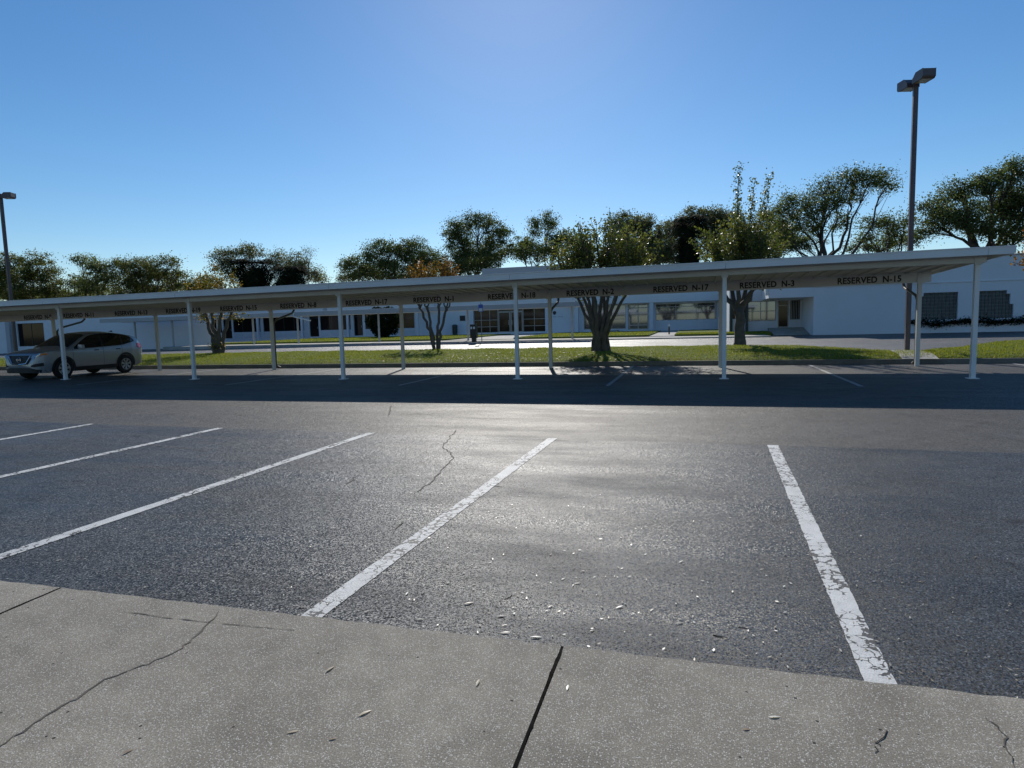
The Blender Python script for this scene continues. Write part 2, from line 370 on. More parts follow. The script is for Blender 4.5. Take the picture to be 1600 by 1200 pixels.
# grass strip (the back edge bows in at the foot path)
BX = [-70, 2.6, 4.2, 5.6, 6.6, 7.6, 9.0, 11, 13.5, 45]; BY = [31.2, 31.0, 29.8, 27.2, 25.0, 25.3, 26.6, 29.5, 32.2, 33]
def backY(x): return lerp(x, BX, BY) + 0.1*math.sin(x*1.7)
def stripz(x, y):
    b = backY(x); t = (y-KY-.15)/(b-KY-.15); e = min(1, 6*min(t, 1-t)) if 0 < t < 1 else 0
    return gz(x, y) - 0.035 + 0.07*min(1, max(0, t*30))*(1 if t < 1 else 0) + 0.07*e + 0.012*math.sin(x*2.3+y) + 0.01*math.sin(y*5+x*.7)
gx = list(np.arange(-60, 2, 0.8)) + list(np.arange(2, 14, 0.25)) + list(np.arange(14, 30, 0.8))
m = MB(); m.grid(lambda u, t: (u, KY+.148+t*(backY(u)-KY-.148), stripz(u, KY+.15+t*(backY(u)-KY-.15))), gx, [0, .03, .08, .15, .25, .4, .55, .7, .82, .9, .96, 1.0])
tagst(m.build('grass_strip', 'lawn', smooth=True))
def blades(n, fx, fy, fz, h, wdt):
    X = fx; Y = fy; Z = fz; a = RNG.uniform(0, 2*np.pi, n); hh = h*RNG.uniform(.5, 1.3, n); ww = wdt*RNG.uniform(.6, 1.4, n)
    dx = np.cos(a)*ww; dy = np.sin(a)*ww; la = RNG.uniform(0, 2*np.pi, n); lx = np.cos(la)*hh*.5; ly = np.sin(la)*hh*.5
    V = np.stack([np.stack([X-dx, Y-dy, Z-.01], 1), np.stack([X+dx, Y+dy, Z-.01], 1), np.stack([X+lx, Y+ly, Z+hh], 1)], 1).reshape(-1, 3)
    return V, np.arange(3*n).reshape(-1, 3), np.clip(RNG.normal(.5, .22, n), 0, 1)
n = 90000; fx = RNG.uniform(-36, 20, n); by = np.array([backY(x) for x in fx]); t = RNG.random(n); fy = KY+.13+t*(by-KY-.13)
fz = np.array([stripz(x, y) for x, y in zip(fx, fy)])
V, F, r = blades(n, fx, fy, fz, .055, .012); tag(arr_mesh('grass', V, F, 'blade', rnd=r), 'short sunlit grass covering the strip behind the carport', 'grass', kind='stuff')
# foot path that crosses the strip
pp = [Vector(gnd(*q, .2)) for q in ((1410,558.5),(1468,558.5),(1420,546),(1376,546))]
def pathpt(u, v): p = pp[0].lerp(pp[1], u).lerp(pp[3].lerp(pp[2], u), v); return (p.x, p.y, max(stripz(p.x, p.y)+.02, .156 if v < .01 else 0))
m = MB(); m.grid(pathpt, [0, .33, .66, 1], [k/12 for k in range(13)]); tagst(m.build('foot_path', 'concrete_light'))
# walk in front of the far building, lawns with raised edges
m = MB(); m.box(-40.5, 4.5, 41.0, 44.3, 0.1, 0.40); m.build('path', 'concrete_light')
p_ = bpy.data.objects['path']; tagst(p_)
def lawn(x0, x1, y0, y1, z):
    m = MB(); r = .5; pts = [(x0+r*(1-math.cos(a)), y0+r*(1-math.sin(a))) for a in (0, .4, .8, 1.2, 1.57)] + [(x1-r*(1-math.cos(a)), y0+r*(1-math.sin(a))) for a in (1.57, 1.2, .8, .4, 0)] + [(x1, y1), (x0, y1)]
    k = len(pts); m.add([(x, y, z) for x, y in pts]+[(x, y, .2) for x, y in pts], [tuple(range(k))]+[(a, k+a, k+(a+1)%k, (a+1)%k) for a in range(k)])
    return tagst(m.build('lawn', 'lawn'))
LW = [(-38, -17.6, 61.6), (-12.6, -2.9, 61.6), (-1.2, 5.0, 47.5)]
for a, b, e in LW: lawn(a, b, 44.3, e, .52)
m = MB(); m.box(-1.2, 2.45, 47.503, 61.6, .2, .52); tagst(m.build('lawn', 'lawn'))
for a, b, nn in ((-38, -17.6, 9000), (-12.6, -2.9, 5000), (-1.2, 5.0, 4000)):
    fx = RNG.uniform(a+.1, b-.1, nn); fy = RNG.uniform(44.4, 58 if nn > 4000 else 47.4, nn); V, F, r = blades(nn, fx, fy, np.full(nn, .52), .07, .03)
    tag(arr_mesh('grass', V, F, 'blade', rnd=r), {9000: 'grass on the lawn left of the entrance walk', 5000: 'grass on the lawn between entrance walk and side path', 4000: 'grass on the lawn beside the ramp'}[nn], 'grass', kind='stuff')
m = MB(); m.box(-41, 9.5, 61.6, 64.1, .2, .46); tagst(m.build('path', 'concrete_light'))
m = MB(); m.box(-17.6, -12.6, 44.3, 61.6, .2, .43); m.box(-2.9, -1.2, 44.3, 61.6, .2, .43); tagst(m.build('path', 'concrete_light'))
# ------------------------------------------------------------------ covered parking
K = 0.0062; S = 5.486; X0 = -21.173
def build_carport():
    root = thing('carport', 'long white metal carport with numbered RESERVED signs across the parking lot', 'carport', (0, 17, 0))
    z = lambda v: v - K*6.3                                  # height given at x = 6.3
    I0, I1 = -3, 5; XL = X0 + I0*S - .5; XR = 6.74
    P = lambda mb, n, mt, par=root, **k: _off(mb.build(n, mt, par, **k))
    def _off(o): o.location = (0, -17, 0) if o.parent == root else (0, 0, 0); return o
    m = MB(); zf, zb = z(2.93), z(2.73)
    m.add([(x, y, zz+K*x) for x in (XL, XR) for (y, zz) in ((16.62, zf-.05), (16.62, zf), (22.6, zb), (22.6, zb-.05))], [(0,1,2,3),(7,6,5,4),(0,4,5,1),(1,5,6,2),(2,6,7,3),(3,7,4,0)])
    n = int((XR-XL)/.406)
    for i in range(n):
        x = XL+.2+i*.406
        m.add([(xx, y, zz+K*x) for xx in (x, x+.045) for (y, zz) in ((16.64, zf-.1), (16.64, zf-.048), (22.58, zb-.048), (22.58, zb-.1))], [(0,1,2,3),(7,6,5,4),(0,4,5,1),(1,5,6,2),(2,6,7,3),(3,7,4,0)])
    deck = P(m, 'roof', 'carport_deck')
    for i in range(I0, I1+1):                              # front gutter, beams, in bay lengths
        a = X0+i*S + (.004 if i > I0 else -.5); b = X0+(i+1)*S - .004
        if i == I1: b = XR
        m = MB(); m.box(a, b, 16.50, 16.618, z(2.785), z(2.965), K); m.box(a, b, 16.485, 16.50, z(2.94), z(2.965), K); P(m, 'front_fascia', 'carport_white')
        if i < I1 or True:
            bb = b if i < I1 else 6.42
            m = MB(); m.box(a, bb, 17.01, 17.13, z(2.655), z(2.83), K); P(m, 'front_beam', 'carport_beige')
            bb = b if i < I1 else 6.6
            m = MB(); m.box(a, bb, 21.06, 21.16, z(2.425), z(2.745), K); P(m, 'rear_beam', 'carport_beige')
    m = MB(); m.box(XL, XR, 22.602, 22.72, z(2.6), z(2.75), K); P(m, 'rear_gutter', 'carport_white')
    m = MB()
    m.add([(xx, y, zz+K*XR) for xx in (XR+.002, XR+.03) for (y, zz) in ((16.5, zf-.13), (16.5, zf+.03), (22.7, zb+.03), (22.7, zb-.1))], [(0,1,2,3),(7,6,5,4),(0,4,5,1),(1,5,6,2),(2,6,7,3),(3,7,4,0)])
    P(m, 'end_fascia', 'carport_white')
    for i in range(I0, I1+1):
        x = X0+i*S; zt = z(2.655)+K*x
        m = MB(); m.box(x-.051, x+.051, 17.018, 17.122, 0, zt-.001); po = P(m, 'post', 'carport_white', bevel=.006)
        m = MB(); m.box(x-.08, x+.08, 16.99, 17.009, zt-.05, zt+.12); m.tube([(x-.03, 16.985, zt+.07), (x-.03, 16.99, zt+.07)], .012); P(m, 'bracket', 'carport_beige', po)
        m = MB(); m.box(x-.11, x+.11, 16.96, 17.18, .0, .014); P(m, 'base_plate', 'carport_white', po)
        xb = x+.066; zt = z(2.425)+K*x
        m = MB(); m.box(xb-.053, xb+.053, 21.058, 21.165, 0, zt-.001); po = P(m, 'post', 'carport_beige', bevel=.006)
        m = MB(); m.box(xb-.085, xb+.085, 21.03, 21.049, zt-.03, zt+.14); P(m, 'bracket', 'carport_beige', po)
        if i % 2 == 1:
            m = MB(); m.tube([(xb, 22.62, zt+.18), (xb, 22.6, zt+.02), (xb, 22.45, zt-.1), (xb, 21.4, zt-.36), (xb, 21.25, zt-.5), (xb, 21.24, .25), (xb, 21.3, .12), (xb, 21.5, .06)], .042, 10)
            P(m, 'downspout', 'downspout', smooth=True)
    signs = [(-27.37, 'RESERVED N-9'), (-25.12, 'RESERVED N-11'), (-22.33, 'RESERVED N-13'), (-19.71, 'RESERVED N-19'), (-17.08, 'RESERVED N-15'), (-14.34, 'RESERVED N-8'), (-11.53, 'RESERVED N-17'),
             (-8.81, 'RESERVED N-1'), (-6.01, 'RESERVED N-18'), (-3.25, 'RESERVED N-2'), (-0.42, 'RESERVED N-17'), (2.2, 'RESERVED N-3'), (4.95, 'RESERVED N-15')]
    def word(body, name, par):
        cu = bpy.data.curves.new('txt', 'FONT'); cu.body = body; cu.size = .25; cu.offset = .0075; cu.extrude = .002; cu.space_character = 1.06; cu.resolution_u = 4
        to = bpy.data.objects.new('txt', cu); COL.objects.link(to); dg = bpy.context.evaluated_depsgraph_get()
        me = bpy.data.meshes.new_from_object(to.evaluated_get(dg)); bpy.data.objects.remove(to)
        me.materials.clear(); me.materials.append(MATS['letter_black'])
        o = bpy.data.objects.new(name, me); COL.objects.link(o); o.parent = par
        return o, max(v.co.x for v in me.vertices)
    for x, txt in signs:
        a_, b_ = txt.split(); o, w1 = word(a_, 'sign_lettering', root); o2, w2 = word(b_, 'sign_number', o)
        gap = .15; sx = 1.62/(w1+gap+.46)
        o.rotation_euler = (math.radians(90), -math.atan(K), 0); o.scale = (sx, 1, 1)
        o.location = (x-.81, 21.06-.0035-17, z(2.475)+K*x); o['label'] = 'black lettering reading %s' % a_
        o2.location = (w1+gap, 0, 0); o2['label'] = 'black lettering reading %s' % b_
    return root
build_carport()
# covered walk in front of the far building
root = thing('walkway_canopy', 'low flat white canopy on thin posts over the far walk', 'canopy', (-24, 43, .4))
def P2(m, n, mt, **k): o = m.build(n, mt, root, **k); o.location = (24, -43, -.4); return o
m = MB(); m.box(-48.2, -7.1, 42.5, 44.4, 2.74, 2.86, .002); P2(m, 'roof', 'carport_deck')
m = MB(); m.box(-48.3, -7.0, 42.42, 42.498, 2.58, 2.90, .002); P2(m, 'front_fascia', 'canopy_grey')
m = MB(); m.box(-48.3, -7.0, 44.402, 44.48, 2.58, 2.98, .002); P2(m, 'rear_fascia', 'carport_white')
for i, x in enumerate((-8.0, -15.6, -22.7, -29.7, -33.8, -37.2, -41.7, -45.6)):
    m = MB(); m.box(x-.055, x+.055, 43.3, 43.41, -.05, 2.735+.002*x); P2(m, 'post', 'canopy_grey')
m = MB(); m.tube([(-29.3, 42.36, 2.75), (-29.3, 42.3, 2.5), (-27.9, 42.4, 2.15)], .06, 8); P2(m, 'downspout', 'carport_beige')
# ------------------------------------------------------------------ buildings
def wall_x(mb, x0, x1, z0, z1, y0, y1, holes):
    xs = sorted({x0, x1, *[h[0] for h in holes], *[h[1] for h in holes]}); zs = sorted({z0, z1, *[h[2] for h in holes], *[h[3] for h in holes]})
    for a, b in zip(xs[:-1], xs[1:]):
        z_s = None
        for c, d in zip(zs[:-1], zs[1:]):
            solid = not any(h[0] <= (a+b)/2 <= h[1] and h[2] <= (c+d)/2 <= h[3] for h in holes)
            if solid and z_s is None: z_s = c
            if (not solid) and z_s is not None: mb.box(a, b, y0, y1, z_s, c); z_s = None
        if z_s is not None: mb.box(a, b, y0, y1, z_s, z1)
    return mb
def window(root, x0, x1, z0, z1, y, mull=(), trans=(), glass='glass_dark', frame='bronze_frame', name='window', t=.05):
    m = MB(); d = .06
    m.box(x0, x1, y, y+d, z1-t, z1); m.box(x0, x1, y, y+d, z0, z0+t); m.box(x0, x0+t, y, y+d, z0+t, z1-t); m.box(x1-t, x1, y, y+d, z0+t, z1-t)
    xs = [x0+t] + list(mull) + [x1-t]; zs = [z0+t]+list(trans)+[z1-t]
    for q in mull: m.box(q-t/2, q+t/2, y+.002, y+d-.002, z0+t, z1-t)
    for q in trans: m.box(x0+t, x1-t, y+.004, y+d-.004, q-t/2, q+t/2)
    fr = m.build(name, frame, root)
    for a, b in zip(xs[:-1], xs[1:]):
        for c, e in zip(zs[:-1], zs[1:]):
            p = MB(); p.box(a+.003, b-.003, y+.025, y+.035, c+.003, e-.003); p.build('pane', glass, fr)
    return fr
# centre block -------------------------------------------------------
BY0 = 64.0; FL = .62
cb = thing('office_building', 'long low white office building with dark storefront windows behind the lawns', 'building', (0, 0, 0))
holes = []; wins = []
def hole(x0, x1, z0, z1): holes.append((x0, x1, z0, z1)); return (x0, x1, z0, z1)
lw = [(-57.5,-54.3),(-52.7,-48.9),(-48.5,-43.0),(-40.9,-37.0),(-35.2,-32.8),(-32.4,-29.2)]
for a, b in lw: hole(a, b, 1.32, 3.05)
ld = [(-54.1,-52.9),(-42.3,-41.1),(-36.6,-35.5)]
for a, b in ld: hole(a, b, FL, 3.05)
ent = hole(-22.4, -14.6, FL, 3.15)
rw = [(-10.6,-6.4,FL+.1,3.1),(-6.2,-4.2,FL,3.1),(-3.5,2.2,1.45,3.05)]
for h in rw: hole(*h)
m = MB(); wall_x(m, -62, 9.2, .2, 4.75, BY0, BY0+.3, holes); m.build('wall', 'stucco', cb)
m = MB(); m.box(-62, 9.2, BY0+13, BY0+13.3, .2, 4.75); m.box(-62.3, -62.003, BY0, BY0+13.3, .2, 4.75); m.build('wall', 'stucco', cb)
m = MB(); m.box(-61.9, 9.1, BY0+.305, BY0+12.9, 4.2, 4.3); m.build('roof', 'roof_gravel', cb)
m = MB(); m.box(-61.9, 9.1, BY0+.305, BY0+12.9, .3, FL-.005); m.box(-61.9, 9.1, BY0+5, BY0+5.1, FL, 4.19); m.build('floor', 'interior', cb)
m = MB(); m.box(-62.1, -26.5, BY0-.9, BY0-.003, 3.15, 4.72); m.box(-12.2, 5.5, BY0-.9, BY0-.003, 3.2, 4.78); m.build('fascia', 'stucco', cb)
m = MB(); m.box(-23.6, -13.8, BY0+7, BY0+12.5, 4.302, 7.95); m.build('roof_block', 'stucco_grey', cb)
for a, b in lw:
    nm = max(1, round((b-a)/1.25)); window(cb, a, b, 1.32, 3.05, BY0+.1, [a+(b-a)*k/nm for k in range(1, nm)])
    m = MB(); nm2 = nm
    for k in range(nm2):
        q0 = a+(b-a)*k/nm2+.02; q1 = a+(b-a)*(k+1)/nm2-.02
        p = MB(); p.box(q0, q1, BY0-.03, BY0-.002, .62, 1.29); p.build('spandrel_panel', 'panel_white', cb)
for a, b in ld:
    d = window(cb, a, b, FL, 3.05, BY0+.12, [], [2.75], 'glass_dark', 'door_dark', 'door', .09)
    m = MB(); m.box(b-.2, b-.16, BY0+.06, BY0+.12, 1.5, 1.75); m.build('handle', 'galvanised', d)
for x in (-58.3, -49.0+.35, -42.75, -36.9, -28.5):
    m = MB(); m.box(x-.12, x+.12, BY0-.88, BY0-.64, .4, 3.148); m.build('column', 'stucco', cb)
for x in (-46.6, -39.6):
    m = MB(); m.box(x-.22, x+.22, BY0-.96, BY0-.902, 3.25, 3.95); m.build('scupper', 'stucco_grey', cb)
window(cb, -22.4, -19.75, FL, 3.15, BY0+.25, [-20.65], [1.25, 1.95], 'glass_dark', 'alu_frame', 'window')
for a in (-19.7, -18.35):
    d = window(cb, a, a+1.3, FL, 2.78, BY0+.25, [], [], 'glass_dark', 'alu_frame', 'door', .1)
    m = MB(); m.box(a+(1.1 if a < -19 else .12), a+(1.16 if a < -19 else .18), BY0+.19, BY0+.25, 1.4, 1.9); m.build('handle', 'galvanised', d)
window(cb, -19.7, -17.05, 2.8, 3.15, BY0+.25, [], [], 'glass_dark', 'alu_frame', 'window')
window(cb, -17.0, -14.6, FL, 3.15, BY0+.25, [-15.8], [1.25, 1.95], 'glass_dark', 'alu_frame', 'window')
window(cb, -10.6, -6.4, FL+.1, 3.1, BY0+.12, [-9.2, -7.8], [1.7], 'glass_mirror', 'alu_frame')
d = window(cb, -6.2, -4.2, FL, 3.1, BY0+.12, [-5.2], [1.05, 2.75], 'glass_mirror', 'alu_frame', 'door', .1)
window(cb, -3.5, 2.2, 1.45, 3.05, BY0+.12, [-1.6, .3], [2.75], 'glass_mirror', 'alu_frame')
for x in (-11.2, -3.85, 2.55):
    m = MB(); m.box(x-.18, x+.18, BY0-.85, BY0-.5, .4, 3.198); m.build('column', 'stucco' if x < 2 else 'dark_green', cb)
for i in range(3):
    m = MB(); m.box(-9.3+i*.0, -7.1, BY0-2.0+i*.35, BY0-.004 , .462+i*.0, .52+i*.05); m.build('step', 'concrete_light', cb) if i == 2 else None
m = MB(); m.box(-23.9, -23.3, BY0-.05, BY0-.002, 1.95, 2.5); m.build('notice_board', 'box_black', cb)
m = MB(); m.tube([(-15.35+.19*math.cos(a), BY0-.02, 2.52+.24*math.sin(a)) for a in (0,)]+[(-15.35+.19, BY0-.02, 2.52)], .01)
m = MB(); c0 = (-13.6, BY0-.03, 2.5)
m.add([c0]+[(c0[0]+.17*math.cos(a)*(1+.15*math.sin(3*a)), c0[1], c0[2]+.2*math.sin(a)) for a in [k*math.pi/8 for k in range(16)]]+[(c0[0]+.17*math.cos(a)*(1+.15*math.sin(3*a)), c0[1]+.027, c0[2]+.2*math.sin(a)) for a in [k*math.pi/8 for k in range(16)]], [(0, 1+k, 1+(k+1)%16) for k in range(16)]+[(1+k, 17+k, 17+(k+1)%16, 1+(k+1)%16) for k in range(16)])
m.build('wall_emblem', 'letter_black', cb)
for k in range(9):
    if k == 4: continue
    m = MB(); m.box(-13.95+k*.14, -13.86+k*.14, BY0-.02, BY0-.002, 2.05, 2.14); m.build('wall_letter', 'stucco_grey', cb)
# right wing ---------------------------------------------------------
WY = 43.5
rwg = thing('building_wing', 'windowless white wing with two stepped glass block windows at right', 'building', (0, 0, 0))
gb = [(12.85, 15.05, 1.12, 2.72, -1), (15.9, 17.85, 1.12, 2.72, 1), (20.2, 22.2, 1.12, 2.72, 1)]
m = MB(); wall_x(m, 7.25, 40, .1, 4.72, WY, WY+.3, [h[:4] for h in gb]); m.build('wall', 'stucco', rwg)
m = MB(); m.box(7.25, 7.55, WY+.303, 63.6, .1, 4.72); m.build('wall', 'stucco', rwg)
m = MB(); m.box(7.553, 40, WY+.303, 63.6, 4.2, 4.4); m.build('roof', 'roof_gravel', rwg)
m = MB(); m.box(7.18, 40, WY-.06, WY-.003, 3.28, 3.33); m.build('string_course', 'stucco', rwg)
m = MB(); m.box(7.2, 40, WY-.08, WY+.35, 4.722, 4.80); m.build('coping', 'stucco_grey', rwg)
m = MB(); m.box(4.65, 7.247, WY+.02, 47.99, 2.72, 3.75); m.build('porch_roof', 'stucco', rwg)
PY = 48.0; ph = [(2.72, 3.6, 1.45, 2.66), (3.72, 5.6, 1.25, 2.66), (5.72, 6.42, .78, 2.66), (6.5, 7.16, 1.3, 2.66)]
m = MB(); wall_x(m, 2.5, 7.247, .2, 4.3, PY, PY+.25, ph); m.box(2.5, 2.75, PY+.252, 63.9, .2, 4.3); m.build('wall', 'stucco', rwg)
m = MB(); m.box(2.76, 7.24, PY+2.5, PY+2.6, .2, 4.2); m.box(2.76, 7.24, PY+.26, 63.8, 4.0, 4.2); m.build('partition', 'interior', rwg)
window(rwg, *ph[0], PY+.1, [], [], 'glass_dark', 'bronze_frame'); window(rwg, *ph[1], PY+.1, [4.6], [1.95], 'glass_mirror', 'alu_frame')
d = window(rwg, *ph[2], PY+.1, [], [2.3], 'glass_dark', 'alu_frame', 'door', .06); window(rwg, *ph[3], PY+.1, [6.5+.11*k for k in range(1, 6)], [], 'glass_dark', 'alu_frame', 'window', .03)
m = MB(); m.box(6.34, 6.37, PY+.05, PY+.1, 1.4, 1.7); m.build('handle', 'galvanised', d)
m = MB(); m.add([(x, y, zz) for x in (5.05, 7.24) for (y, zz) in ((44.6, .3), (44.6, .37), (47.2, .77), (47.99, .77), (47.99, .3))], [(0,1,2,3,4), (9,8,7,6,5), (0,5,6,1), (1,6,7,2), (2,7,8,3), (3,8,9,4)]); m.build('ramp', 'concrete_light', rwg)
for q in (2.62, 3.66): m = MB(); m.box(q-.09, q+.09, PY-.35, PY-.17, .4, 2.9); m.build('column', 'dark_green', rwg)
m = MB(); m.box(9.21, 7.56, BY0-4, BY0-3.9, .4, 4) ; 
for (x0, x1, z0, z1, sd) in gb:
    w_ = MB(); w_.box(x0+.002, x1-.002, WY+.17, WY+.2, z0+.002, z1-.002); pan = w_.build('glass_block_window', 'mortar', rwg)
    nr, nc = 8, 11; hz = (z1-z0)/nr; wx = (x1-x0)/nc; b_ = MB(); fill = MB()
    for r in range(nr):
        cut = 0 if r < 4 else (1 if r < 7 else 2)
        for c in range(nc):
            cc = c if sd < 0 else nc-1-c
            X = x0+c*wx; Z = z0+r*hz
            if cc < cut: fill.box(X, X+wx, WY+.0005, WY+.168, Z, Z+hz)
            else: b_.box(X+.014, X+wx-.014, WY+.12, WY+.168, Z+.014, Z+hz-.014)
    b_.build('glass_block', 'glass_block', pan, bevel=.02)
    fill.build('infill', 'stucco', pan)
m = MB(); m.box(4.45, 4.648, WY+.1, WY+.5, 2.9, 3.45); m.build('sunlit_patch', 'white_paint', rwg, bevel=.03)  # white box standing in for a sunlit patch on the porch roof end
# left wing ----------------------------------------------------------
LY = 46.0
lwg = thing('building_wing', 'windowless white wing behind the parked car with one wide dark window', 'building', (0, 0, 0))
m = MB(); wall_x(m, -90, -40.2, -.4, 4.3, LY, LY+.3, [(-62.6, -59.2, .55, 2.75)]); m.build('wall', 'stucco', lwg)
m = MB(); V = [(-40.2, LY+.303), (-46.3, 53), (-46.7, 53), (-40.62, LY+.303)]
m.add([(x, y, z) for z in (-.2, 4.3) for x, y in V], [(0,1,2,3),(4,5,6,7)]+[(i, (i+1)%4, 4+(i+1)%4, 4+i) for i in range(4)]); m.build('wall', 'stucco', lwg)
m = MB(); m.box(-90, -46.8, LY+.303, 53, 3.8, 3.95); m.build('roof', 'roof_gravel', lwg)
m = MB(); m.box(-66, -56, LY+2, LY+2.1, -.2, 3.79); m.build('partition', 'interior', lwg)
window(lwg, -62.6, -59.2, .55, 2.75, LY+.12, [-60.9], [], 'glass_dark', 'bronze_frame')
m = MB(); m.box(-63.4, -62.9, LY-.5, LY-.003, -.1, 3.0); m.build('pilaster', 'blue_sign' if False else 'stucco_grey', lwg)
# ------------------------------------------------------------------ trees
def leaf_cloud(C, n, size, asp=1.7, droop=0.0):
    """C: leaf centres (n,3) -> diamond leaves with random turn"""
    d = RNG.normal(size=(n, 3)); d[:, 2] -= droop; d /= np.linalg.norm(d, axis=1)[:, None]
    q = RNG.normal(size=(n, 3)); s = np.cross(d, q); s /= np.linalg.norm(s, axis=1)[:, None]
    L = (size*RNG.uniform(.55, 1.35, n))[:, None]; W = L/asp
    nrm = np.cross(d, s)*L*.18
    V = np.stack([C-d*L*.5, C+s*W*.5+nrm, C+d*L*.5, C-s*W*.5+nrm], 1).reshape(-1, 3)
    return V, np.arange(4*n).reshape(-1, 4)
def bez(a, b, c, n): return [a*(1-t)**2+b*2*t*(1-t)+c*t*t for t in [i/n for i in range(n+1)]]
def tree(label, base, lobes, trunk_r, leaf='leaf_oak', size=.2, per=55, clump=.55, dens=1.0, fork=.35, bark='bark', name='tree', group=None, crange=(0, 1), stems=1, cat='tree', lean=0.3):
    """lobes: (centre Vector, rx, ry, rz) in world coordinates"""
    root = thing(name, label, cat, base, 0, group); base = Vector(base)
    per = int(per*2.2); dens *= 1.2; size *= .92
    top = max(l[0].z+l[3] for l in lobes); cen = sum((l[0] for l in lobes), Vector())/len(lobes)
    fz = base.z + (top-base.z)*fork
    forkp = Vector((base.x+(cen.x-base.x)*.25, base.y+(cen.y-base.y)*.25, fz))
    tm = MB(); mid = (base+forkp)/2 + Vector((random.uniform(-lean, lean), random.uniform(-lean, lean), 0))
    pts = bez(base-Vector((0, 0, .3)), mid, forkp, 6)
    tm.tube([p-base for p in pts], [trunk_r*(1.35 if i == 0 else 1.0-.06*i) for i in range(7)], 9)
    cen_l = []; 
    for (c, rx, ry, rz) in lobes:
        start = pts[random.choice((4, 5, 6, 6))]; r0 = trunk_r*random.uniform(.26, .42)
        ctrl = start.lerp(c, .5) + Vector((random.uniform(-1.3, 1.3), random.uniform(-1, 1), random.uniform(-1.0, 1.0)))
        end = c + Vector((0, 0, rz*.35)); limb = bez(start, ctrl, end, 8); jl = (end-start).length*.035
        limb = [p + (Vector((random.uniform(-jl, jl), random.uniform(-jl, jl), random.uniform(-jl, jl))) if 0 < i < 8 else Vector()) for i, p in enumerate(limb)]
        tm.tube([p-base for p in limb], [r0*(1-.105*i)+.012 for i in range(9)], 6, False)
        vol = (rx*ry*rz)**(1/3); ncl = max(7, int(dens*34*(vol/1.6)**1.7))
        for k in range(ncl):
            while True:
                u = Vector((random.uniform(-1, 1), random.uniform(-1, 1), random.uniform(-.9, 1)))
                if .25 < u.length < 1: break
            u *= (.55+.45*random.random())/max(u.length, .5)*.95 if u.length < .6 else 1
            if random.random() < .14: u *= random.uniform(1.1, 1.4)
            q = c + Vector((u.x*rx, u.y*ry, u.z*rz))
            bp = limb[min(8, int(5+4*random.random()))]
            cm = bp.lerp(q, .55) + Vector((random.uniform(-.5, .5), random.uniform(-.5, .5), random.uniform(-.2, .5)))*min(1.5, vol*.5)
            tw = bez(bp, cm, q, 4)
            rr = max(.012, r0*.16); tm.tube([p-base for p in tw], [rr*1.6, rr*1.2, rr*.9, rr*.65, rr*.35], 4, False)
            cs = clump*random.choice((.32, .5, .7, .9, 1.15))
            nl = int(per*min(1.5, .25+1.1*(cs/clump)**1.6)*random.uniform(.7, 1.2)); cc = np.array(q-base) + RNG.normal(size=(nl, 3))*np.array([cs, cs, cs*.62])
            cen_l.append(np.column_stack([cc, np.clip(np.full(nl, random.gauss(.42, .17)) + RNG.normal(size=nl)*.18, 0, 1)]))
    A = np.concatenate(cen_l); V, F = leaf_cloud(A[:, :3], len(A), size, 1.9)
    tm.build('trunk', bark, root, smooth=True, recalc=False)
    arr_mesh('crown', V, F, leaf, root, crange[0]+A[:, 3]*(crange[1]-crange[0]))
    return root
def LB(Y, *ls):
    out = []
    for (px, py, rx, rz) in ls:
        c = at(px, py, Y + random.uniform(-1.5, 1.5)); k = (c-Vector((0, 0, EYE))).dot(CF)/FPX
        out.append((c, rx*k, (rx+rz)*.55*k, rz*k))
    return out
def bt(label, px, Y, r, leaf, lobes, **k):
    b = at(px, 500, Y); return tree(label, (b.x, b.y, gz(b.x, 50)-.1), LB(Y, *lobes), r, leaf, name='tree', group='trees beyond the buildings', **k)
bt('leftmost olive tree over the roof, beside the left lamp post', 40, 68, .38, 'leaf_olive', [(15,418,26,24),(58,420,26,22),(40,448,42,24),(82,448,16,14),(5,450,25,20)], size=.25, per=46, dens=.8, crange=(.0,.9))
bt('olive tree with a small separate tuft at its top left, second from left', 150, 70, .36, 'leaf_oak', [(128,406,15,7),(150,418,12,14),(178,425,22,20),(145,440,38,18),(110,462,28,14),(70,470,25,12)], size=.24, per=46, dens=.8, crange=(.15,1))
bt('wide brownish tree left of the orange leaves', 235, 72, .4, 'leaf_olive', [(212,418,24,16),(250,418,28,16),(235,442,42,20),(275,438,16,16),(200,450,20,16)], size=.25, per=46, dens=.75, crange=(.1,1))
bt('loose grey-green tree behind the two dark palms', 395, 82, .4, 'leaf_grey', [(352,402,20,14),(392,394,24,10),(352,422,18,14),(436,408,16,16),(465,412,14,16),(330,440,20,10),(490,432,14,8)], size=.25, per=40, dens=.8)
bt('rounded dark tree with orange leaves in front of its foot', 615, 84, .45, 'leaf_oak', [(556,418,26,18),(600,398,32,22),(640,392,26,18),(664,402,22,18),(615,424,62,14),(688,412,10,14)], size=.25, per=50, dens=.85, crange=(0,.75))
bt('tall dark tree with visible limbs left of the grey roof block', 740, 86, .5, 'leaf_oak', [(715,362,20,16),(752,346,26,12),(778,362,20,14),(722,388,24,20),(770,392,32,20),(745,405,40,12)], size=.25, per=48, dens=.85, crange=(0,.8))
bt('narrow tree with two upright tufts between larger trees', 835, 86, .34, 'leaf_oak', [(860,346,14,12),(836,356,10,14),(812,385,24,14),(840,396,36,16),(870,380,12,16)], size=.24, per=46, dens=.9, crange=(.05,.85))
bt('grey-green round tree right of the bushy myrtle crown', 990, 82, .42, 'leaf_grey', [(990,348,30,16),(1014,366,20,22),(965,362,22,18),(988,390,42,18),(1030,395,14,16)], size=.24, per=50, dens=.95)
